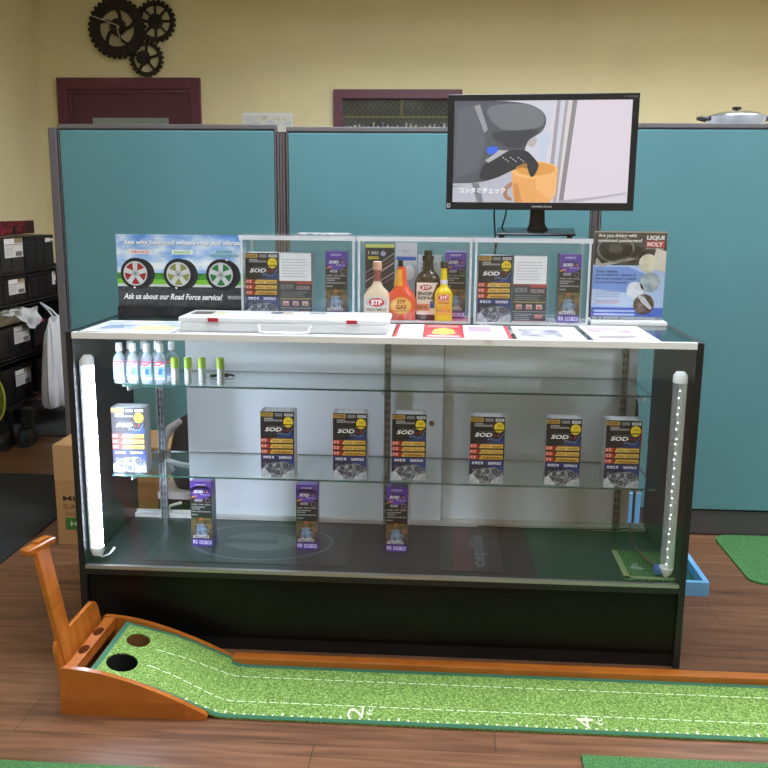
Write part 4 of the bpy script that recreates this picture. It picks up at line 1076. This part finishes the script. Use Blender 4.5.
# turf: sloping head with two holes, then the long strip
def zt_(x):
    if x <= .31: return .118 - (x - .163) * .24
    P = [(.31, .082), (.36, .066), (.42, .041), (.47, .02), (.5, .009), (.53, .0065), (3, .0065)]
    for (a_, b_), (c_, d_) in zip(P, P[1:]):
        if x <= c_: return b_ + (d_ - b_) * (x - a_) / (c_ - a_)
    return .0065
yf, yb = Y0 + .017, Y1 - .017
bm = bmesh.new()
outer = [(.163, yf), (.31, yf), (.31, yb), (.163, yb)]
loops = [outer]
holes = ((.224, -.15, .037), (.222, -.277, .047))
for cx, cy, r in holes: loops.append([(cx + r*.86*math.cos(2*PI*k/36), cy + r*math.sin(2*PI*k/36)) for k in range(36)])
for lp in loops:
    vs = [bm.verts.new((x, y, zt_(x))) for x, y in lp]
    for i in range(len(vs)): bm.edges.new((vs[i], vs[(i+1) % len(vs)]))
bmesh.ops.triangle_fill(bm, use_beauty=True, edges=bm.edges[:], normal=(0, 0, 1))
xs_ = [.31, .36, .42, .47, .5, .53]
def strip(bm, ya_, yb_, xs_, dz=0., mi=0):
    pv = None
    for x in xs_:
        c = (bm.verts.new((x, ya_, zt_(x) + dz)), bm.verts.new((x, yb_, zt_(x) + dz)))
        if pv: bm.faces.new((pv[0], c[0], c[1], pv[1])).material_index = mi
        pv = c
strip(bm, yf, yb, [.31, .36, .42, .478])
# widens once past the side boards
strip(bm, -.362, -.088, [.478, .5, .53, 1.2, 2.6])
bmesh.ops.recalc_face_normals(bm, faces=bm.faces)
for f in bm.faces:
    if f.normal.z < 0: f.normal_flip()
r = bmesh.ops.extrude_face_region(bm, geom=bm.faces[:])
bmesh.ops.translate(bm, verts=[v for v in r['geom'] if isinstance(v, bmesh.types.BMVert)], vec=(0, 0, -.005))
bmesh.ops.recalc_face_normals(bm, faces=bm.faces)
tf = obj('turf', bm, M_putt, pm)
bm = bmesh.new()
M_edge = C('#2c6a4d', .7, noise=.15, scale=200)
strip(bm, yf, yf + .008, [.163, .31, .36, .42, .478], .0006); strip(bm, yb - .012, yb, [.163, .31, .36, .42, .478], .0006)
strip(bm, -.3635, -.3475, [.478, .5, .53, 2.6], .0006); strip(bm, -.104, -.087, [.478, .5, .53, 2.6], .0006)
vs = [bm.verts.new((x, y, zt_(x) + .0007)) for x, y in ((.1625, yf), (.176, yf), (.176, yb), (.1625, yb))]; bm.faces.new(vs)
for f in bm.faces:
    f.normal_update()
    if f.normal.z < 0: f.normal_flip()
obj('edge_binding', bm, M_edge, tf)
bm = bmesh.new()
def dash(y, w, x0, x1, lift=.0009):
    xs2 = [x0] + [k for k in (.31, .36, .42, .47, .5, .53) if x0 < k < x1] + [x1]; strip(bm, y - w/2, y + w/2, xs2, lift)
def yline(x, ytop, yflat):
    return ytop if x < .3 else (yflat if x > .5 else ytop + (yflat - ytop) * (x - .3) / .2)
x = .285
while x < 2.6:
    dash(yline(x, -.175, -.1565), .0032, x, x + .022); dash(yline(x, -.262, -.284), .0032, x - .015 if x > .3 else x, x + .007 if x > .3 else x + .022); x += .0295
x = .235; k = 0
while x < 2.6:
    big = k % 6 == 5
    yy = yline(x, -.337, -.3435)
    if x < .47: yy = -.3445
    if .24 < x < .4: x += .0254; k += 1; continue
    dash(yy + (.004 if big else 0), .012 if big else .0065, x, x + .0055); x += .0254; k += 1
for f in bm.faces:
    f.normal_update()
    if f.normal.z < 0: f.normal_flip()
obj('white_markings', bm, C('#e9f2d4', .7), tf)
for s, x in (('2', .863), ('4', 1.462), ('6', 2.07)):
    a = Art(.07, .056, 'top', base=.008)
    a.text(s, .0, .0, .6, 1., C('#dfeac6', .7), 0, rot=True)
    a.text('ft', .72, .3, .95, .95, C('#dbe8c2', .7), 0, rot=True)
    a.build('distance_number', tf, (x - .025, -.344, 0))
for (cx, cy, r), m_, in zip(holes, (C('#6e4a20', .6), C('#0c0d0d', .6))):
    bm = bmesh.new()
    n = 32; z1 = zt_(cx) - .02
    ring0 = [bm.verts.new((cx + (r*.86 - .0002)*math.cos(2*PI*k/n), cy + (r-.0002)*math.sin(2*PI*k/n), zt_(cx + r*.86*math.cos(2*PI*k/n)) - .004)) for k in range(n)]
    ring1 = [bm.verts.new((v.co.x, v.co.y, .03)) for v in ring0]
    for k in range(n): bm.faces.new((ring0[k], ring0[(k+1) % n], ring1[(k+1) % n], ring1[k]))
    bm.faces.new(ring1); obj('hole_cup', bm, m_, pm)

# ------------------------------------------------------------------ floor mats and trays
tag(obj('floor_mat', bx(-1.55, .25, 0, -.552, 1.69, .006, bev=.002), C('#26282b', .9, noise=.25, scale=60)), 'black rubber floor mat left of the display case', 'mat')
tag(obj('floor_mat', bx(-1.70, 2.43, 0, -.56, 3.35, .006, bev=.002), C('#303233', .9, noise=.2, scale=60)), 'dark grey floor mat under the battery rack, beneath the white bag', 'mat')
bm = bmesh.new()
def rmat(x0, y0, x1, y1, z1, r=.06, n=6):
    P = []
    for cx, cy, a0 in ((x1 - r, y0 + r, -PI/2), (x1 - r, y1 - r, 0), (x0 + r, y1 - r, PI/2), (x0 + r, y0 + r, PI)):
        for k in range(n + 1): a_ = a0 + k * PI/2/n; P.append((cx + r*math.cos(a_), cy + r*math.sin(a_)))
    b = bmesh.new(); extrude_poly(b, P, 'z', 0, z1); return b
bm.free()
o = obj('turf_mat', rmat(2.192, .628, 3.6, 1.118, .008), M_turf); tag(o, 'green turf mat on the floor at the right, below the right partition', 'mat')
o = obj('turf_mat', bx(1.425, -1.2, 0, 3.4, -.458, .009, bev=.002), M_turf); tag(o, 'green turf mat at the lower right corner, in front of the putting mat', 'mat')
o = obj('turf_mat', bx(-1.0, -1.3, 0, .5, -.586, .009, bev=.002), M_turf); tag(o, 'green turf mat at the lower left corner, before the wooden ramp', 'mat')

M_blue = C('#74b4e6', .45, noise=.05, scale=20)
t = thing('blue_tray', 'light blue wooden tray lined with turf, on the floor right of the display case', 'tray', (1.45, .515, 0))
bm = bmesh.new(); w_, d_, h_ = .558, .5, .052
box(bm, 0, 0, 0, w_, .018, h_, bev=.002); box(bm, 0, d_ - .018, 0, w_, d_, h_, bev=.002); box(bm, 0, .018, 0, .018, d_ - .018, h_); box(bm, w_ - .018, .018, 0, w_, d_ - .018, h_)
obj('frame', bm, M_blue, t); obj('turf', bx(.018, .018, .001, w_ - .018, d_ - .018, .015), C('#1f5f57', .9, noise=.2, scale=200), t)
t = thing('blue_board', 'light blue board leaning on the partition, seen through the right end of the case', 'board', (1.757, 1.04, 0), rot=(.03, 0, 0))
obj('board', bx(-.03, 0, 0, .12, .018, .2, bev=.002), M_blue, t)

# ------------------------------------------------------------------ carton, dark box and bag behind the case
M_kraft = C('#b98f5e', .8, noise=.05, scale=10)
t = thing('cardboard_box', 'brown cardboard box with printed lettering, standing left of and behind the case', 'box', (-.422, .8, 0))
cw, cd, ch = .47, .27, .405
obj('carton', bx(0, 0, 0, cw, cd, ch, bev=.002), M_kraft, t)
bm = bmesh.new(); box(bm, .0, -.0018, .262, cw, -.0002, ch - .001); obj('flap', bm, C('#c2996a', .8), t)
a = Art(cw, .262)
a.text('MICRO', .06, .69, .4, .765, C('#3a2a1c', .8), 1, bold=.02); a.text('SAFETY', .06, .56, .44, .635, C('#6b4c30', .8), 1)
a.lines(.07, .47, .34, .525, C('#6b4c30', .8), 1, 2, .35)
a.rect(.07, .24, .215, .43, C('#3d7b35', .7), 1); a.rect(.235, .24, .38, .43, C('#3d7b35', .7), 1); a.text('H', .115, .3, .17, .37, C('#c9d9b4', .7), 2, bold=.03)
a.build('printed_lettering', t, (0, 0, 0))
t = thing('dark_box', 'dark brown box with a white lid edge, behind the left opening of the case', 'box', (.045, .62, 0))
obj('body', bx(0, 0, 0, .3, .17, .262), C('#2d1d1b', .6), t); obj('lid', bx(-.001, -.004, .262, .304, .174, .288, bev=.003), C('#dcdcda', .5), t)
bm = bmesh.new(); tube(bm, [(.09, -.009, .252), (.05, -.014, .24), (.042, -.014, .222), (.06, -.012, .205), (.1, -.01, .203)], .006)
obj('cable', bm, C('#d3d0cc', .5), t, True, loc=(-.002, 0, 0))
t = thing('black_bag', 'black bag with a pale grey rim standing on the dark brown box', 'bag', (.145, .7, .2895))
bm = bmesh.new(); loft(bm, [(0, .08, .055, 2.5), (.05, .1, .07, 2.5), (.14, .1, .07, 2.3), (.21, .085, .055, 2.2), (.26, .06, .04, 2), (.285, .02, .015, 2)], 28, 0, .03); obj('body', bm, C('#1a1c22', .7, noise=.2, scale=30), t, True)
bm = bmesh.new(); tube(bm, [(-.05, -.05, .07), (-.085, -.055, .13), (-.08, -.055, .19), (-.05, -.055, .235), (-.015, -.055, .262)], [.012, .015, .017, .015, .01], 12); obj('grey_rim', bm, C('#a9a6a5', .5), t, True)
bm = bmesh.new(); tube(bm, [(-.08, -.078, .122), (-.01, -.083, .105), (.08, -.082, .095)], .01, 10); obj('white_strap', bm, C('#d9d6d2', .5), t, True)
bm = bmesh.new(); tube(bm, [(.0, -.0, .26), (.01, -.02, .3), (.06, -.02, .3), (.07, 0, .255)], .007); obj('handle', bm, C('#1a1c22', .7), t, True)

t = thing('hanging_tool', 'black and red clip hanging behind the right end of the case', 'tool', (1.722, .6, .24))
bm = bmesh.new(); tube(bm, [(0, 0, .46), (-.006, 0, .5), (-.004, 0, .53)], .006); tube(bm, [(-.004, 0, .46), (.012, 0, .4), (.018, 0, .33)], .006); tube(bm, [(.008, 0, .46), (.02, 0, .42), (.026, .0, .33)], .004)
# a thin rod to the floor carries it
tube(bm, [(.026, 0, .33), (.03, 0, .2), (.03, 0, -.238)], .005)
obj('black_handle', bm, M_black, t, True)
obj('red_grip', bx(.012, -.01, .265, .042, .01, .335, bev=.003), C('#c03a44', .5), t)

# ------------------------------------------------------------------ battery rack on the left
rk = thing('battery_rack', 'black wire shelving rack of battery cases against the left wall', 'rack', (-1.7, 2.3, .006))
bm = bmesh.new()
for x in (.012, .288):
    for y in (.012, .938): tube(bm, [(x, y, 0), (x, y, 1.17)], .011, 10)
obj('post', bm, M_black, rk, True)
obj('back_panel', bx(-.006, 0, .08, -.002, .95, .935), C('#141516', .7), rk)
obj('end_panel', bx(0, .952, .08, .3, .956, .935), C('#141516', .7), rk)
for z in (.165, .44, .745, .92):
    bm = bmesh.new()
    box(bm, .0, .0, z - .012, .3, .01, z); box(bm, 0, .94, z - .012, .3, .95, z); box(bm, 0, 0, z - .012, .008, .95, z); box(bm, .292, 0, z - .012, .3, .95, z)
    box(bm, .296, 0, z - .03, .3, .95, z - .024)
    for k in range(1, 12): box(bm, k*.025 - .002, .01, z - .005, k*.025 + .002, .94, z - .001)
    obj('wire_shelf', bm, M_black, rk)
def battery(y, z, w, h, label, body='#191a1d', top='#101113', lab=(.1, .42, .38, .85), white=True, x=-1.42, d=.24, tilt=0.):
    t = thing('battery_case', label, 'battery', (x, y, z), group='battery cases on the rack', rot=(tilt, 0, 0))
    obj('case', bx(-d, 0, 0, 0, w, h*.82, bev=.004), C(body, .35, noise=.2, scale=30), t)
    lid = obj('lid', bx(-d - .002, -.003, h*.82, .003, w + .003, h, bev=.004), C(top, .35), t)
    bm = bmesh.new()
    for k in range(3): box(bm, .0005, .02 + k*(w-.04)/3, h*.1, .003, .026 + k*(w-.04)/3, h*.75)
    obj('rib', bm, C(top, .4), t)
    if white:
        a = Art((lab[2] - lab[0])*w, (lab[3] - lab[1])*h)
        a.rect(0, 0, 1, 1, C('#dcd9d2', .6), 0); a.rect(0, .72, .55, 1, C('#efeeea', .6), 1); a.rect(.55, .75, 1, 1, C('#9a8468', .6), 1); a.rect(.05, .66, .95, .7, C('#9a6a60', .6), 1)
        a.lines(.06, .12, .55, .6, C('#b3b0aa', .6), 1, 4, .3); a.rect(.58, .05, .94, .3, C('#77756f', .6), 2)
        o = a.build('label', t); o.rotation_euler = (0, 0, PI/2); o.location = (.0035, lab[0]*w, lab[1]*h)
    return t
battery(2.33, .9265, .44, .2, 'battery with a large white label, at the near end of the topmost tier', '#2a2c2c', lab=(.46, .42, .98, .96))
battery(2.79, .9265, .4, .2, 'plain black battery with a small tag, at the far end of the topmost tier', lab=(.7, .78, 1, .9))
battery(2.33, .7515, .46, .155, 'black battery on the second tier with a label in the middle of its front', lab=(.48, .3, .92, .86))
battery(2.81, .7515, .38, .15, 'black battery on the second tier, at its far end', lab=(.86, .4, 1, .98))
battery(2.35, .4465, .45, .165, 'black battery on the third tier under the crumpled plastic film', lab=(.5, .38, .93, .98))
battery(2.42, .1715, .36, .21, 'black battery on the lowest tier behind the racket, with a label', lab=(.38, .42, .92, .86))
battery(2.85, .1715, .3, .2, 'black battery on the lowest tier behind the white bag', white=False)
t = thing('parts_tray', 'black tray with red tool on the third tier behind the white bag', 'tray', (-1.66, 2.88, .4465))
obj('body', bx(0, 0, 0, .22, .3, .14, bev=.003), M_black, t); obj('red_tool', bx(.17, .05, .141, .225, .14, .165, bev=.004), C('#b3392f', .5), t)
t = thing('beige_box', 'beige box lying on the third tier behind the crumpled plastic film', 'box', (-1.66, 2.4, .618))
obj('carton', bx(0, 0, 0, .2, .42, .09, bev=.002), C('#b3a483', .8), t)
t = thing('red_tag', 'small red plastic clip between the two upper battery tiers', 'clip', (-1.425, 2.66, .9095))
obj('clip', bx(0, 0, -.0, .012, .05, .016, bev=.003), C('#c3442e', .5), t)
# crumpled film
bm = bmesh.new(); n_, m_ = 14, 9; g = []
for i in range(n_):
    row = []
    for j in range(m_):
        u, v = i/(n_-1), j/(m_-1)
        y = 2.36 + u*.47; top = .728 - .02*u; bot = .69 - .14*max(0, (u-.35)/.65)**.8 if u < .9 else .6
        z = top + (bot - top)*v
        row.append(bm.verts.new((-1.375 + .010*math.sin(u*17 + v*5) + .006*math.cos(v*9 - u*6), y, z + .006*math.sin(u*23))))
    g.append(row)
for i in range(n_-1):
    for j in range(m_-1): bm.faces.new((g[i][j], g[i+1][j], g[i+1][j+1], g[i][j+1]))
r = bmesh.ops.extrude_face_region(bm, geom=bm.faces[:]); bmesh.ops.translate(bm, verts=[v for v in r['geom'] if isinstance(v, bmesh.types.BMVert)], vec=(-.004, 0, 0))
bmesh.ops.recalc_face_normals(bm, faces=bm.faces)
tag(obj('plastic_film', bm, milky('white_film', '#e4e6e4', .9, .35), smooth=True), 'crumpled white plastic film hanging from the second tier of the battery rack', 'plastic film')
# racing banner on the wall above the rack
t = thing('wall_banner', 'dark red racing banner on the left wall above the batteries', 'banner', (XL + .004, 2.3, 1.122), rot=(0, 0, PI/2))
obj('sheet', bx(0, 0, 0, 1.28, .0025, .085), C('#3d1722', .5), t)
a = Art(1.28, .085); a.rect(.0, .0, .9, 1, mottled('racing_picture', [(.35, '#1f1216'), (.5, '#6d1a28'), (.64, '#a02c3a'), (.8, '#c9c2c2')], 14, .5, stretch=(1, 1, 1.5)), 1)
for k in range(5): a.line((.25 + .13*k, .05), (.36 + .13*k, .95), .006, ('#c9c9c9', '#8b2434', '#d84a58', '#9d4754', '#9c3a48')[k], 2)
a.build('print', t)
# white plastic bag hanging at the rack
bm = bmesh.new(); n_ = 48
secs = [(.165, .05, .09), (.17, .075, .145), (.2, .085, .165), (.3, .085, .16), (.42, .07, .145), (.52, .055, .13), (.6, .04, .115), (.655, .02, .1), (.68, .008, .085)]
rings = []
for k, (z, rx, ry) in enumerate(secs):
    ring = []
    for i in range(n_):
        a_ = 2*PI*i/n_; wv = 1 + .05*math.sin(a_*9 + k*.5) + .035*math.sin(a_*15 - k*.3)
        ring.append(bm.verts.new((-1.27 + rx*wv*math.cos(a_), 2.785 + (.045 - z*.02) + 1.12*ry*wv*math.sin(a_), .105 + (z - .165) * 1.03 + (.018*math.sin(a_*4) if k > 6 else 0) + (.006*math.sin(a_*5) if k == 1 else 0))))
    rings.append(ring)
for A_, B_ in zip(rings, rings[1:]):
    for i in range(n_): bm.faces.new((A_[i], A_[(i+1) % n_], B_[(i+1) % n_], B_[i]))
bm.faces.new(list(reversed(rings[0]))); bm.faces.new(rings[-1])
t = thing('plastic_bag', 'full white plastic carrier bag hanging on the rack left of the case', 'bag', (0, 0, 0))
obj('bag', bm, C('#dfe1e6', .35, noise=.04, scale=14, bump=.4), t, True)
bm = bmesh.new(); tube(bm, [(-1.27, 2.84, .61), (-1.33, 2.86, .68), (-1.385, 2.88, .722), (-1.33, 2.9, .68), (-1.27, 2.91, .61)], .006); obj('handle', bm, C('#dfe1e6', .35), t, True)
# racket
t = thing('tennis_racket', 'racket with green strings leaning at the left edge, over the boots', 'racket', (-1.335, 2.09, .29))
bm = bmesh.new(); P = [(.0 + .082*math.cos(2*PI*k/36), -.0, .135*math.sin(2*PI*k/36)) for k in range(36)]
tube(bm, P, .0055, 8, closed=True); tube(bm, [(-.03, 0, -.125), (-.01, -.02, -.2), (-.012, -.02, -.275)], .008); tube(bm, [(.03, 0, -.125), (-.004, -.02, -.2)], .006)
obj('frame', bm, C('#c9d35a', .35), t, True)
bm = bmesh.new()
for k in range(-8, 9):
    x = k * .0095; h = .135*math.sqrt(max(0, 1 - (x/.082)**2)); tube(bm, [(x, 0, -h), (x, 0, h)], .0013, 4)
for k in range(-13, 14):
    z = k * .0098; h = .082*math.sqrt(max(0, 1 - (z/.135)**2)); tube(bm, [(-h, 0, z), (h, 0, z)], .0013, 4)
obj('string', bm, C('#9bb324', .4), t)
# boots
def boot(x, y, label, rz):
    t = thing('boot', label, 'boot', (x, y, 0), rz, 'pair of black boots by the rack')
    bm = bmesh.new(); loft(bm, [(.024, .042, .1, 2.6), (.04, .043, .102, 2.6), (.07, .04, .092, 2.4), (.09, .036, .07, 2.2)], 28)
    loft(bm, [(.06, .037, .052, 2.2), (.1, .036, .045), (.15, .038, .048), (.19, .04, .052), (.192, .036, .048)], 28, 0, 0, .045)
    obj('upper', bm, C('#1d1f22', .5, noise=.2, scale=30), t, True)
    bm = bmesh.new(); loft(bm, [(0, .043, .102, 2.8), (.012, .046, .106, 2.8), (.026, .045, .105, 2.8)], 28); obj('sole', bm, C('#2e3032', .6), t, True)
    bm = bmesh.new()
    for k in range(4): tube(bm, [(-.02, -.045 + k*.012, .085 + k*.018), (0, -.052 + k*.012, .088 + k*.018), (.02, -.045 + k*.012, .085 + k*.018)], .003)
    obj('lace', bm, C('#35373a', .6), t, True)
boot(-1.325, 2.2, 'black leather boot at the left edge, the nearer of the pair', .25)
boot(-1.235, 2.27, 'black leather boot beside the floor mat, the right one of the pair', .2)

# ------------------------------------------------------------------ camera, world, view
cam = bpy.data.cameras.new('camera'); co = bpy.data.objects.new('camera', cam); COL.objects.link(co)
cam.sensor_width = 36; cam.lens = 36 * 896.9477 / 768; cam.clip_start = .05
r_ = Vector((.9979, .064206, .008496)); u_ = Vector((-.020747, .192646, .981049)); f_ = Vector((-.061353, .979166, -.193573))
M = Matrix(((r_.x, u_.x, -f_.x, 1.06123), (r_.y, u_.y, -f_.y, -2.45877), (r_.z, u_.z, -f_.z, 1.31549), (0, 0, 0, 1)))
co.matrix_world = M
S.camera = co
w = bpy.data.worlds.new('world'); S.world = w; w.use_nodes = True
w.node_tree.nodes['Background'].inputs[0].default_value = (.8, .85, .9, 1); w.node_tree.nodes['Background'].inputs[1].default_value = .3
vs_ = S.view_settings; vs_.view_transform = 'Standard'; vs_.look = 'None'; vs_.gamma = 1; vs_.use_curve_mapping = False; vs_.exposure = 1.32
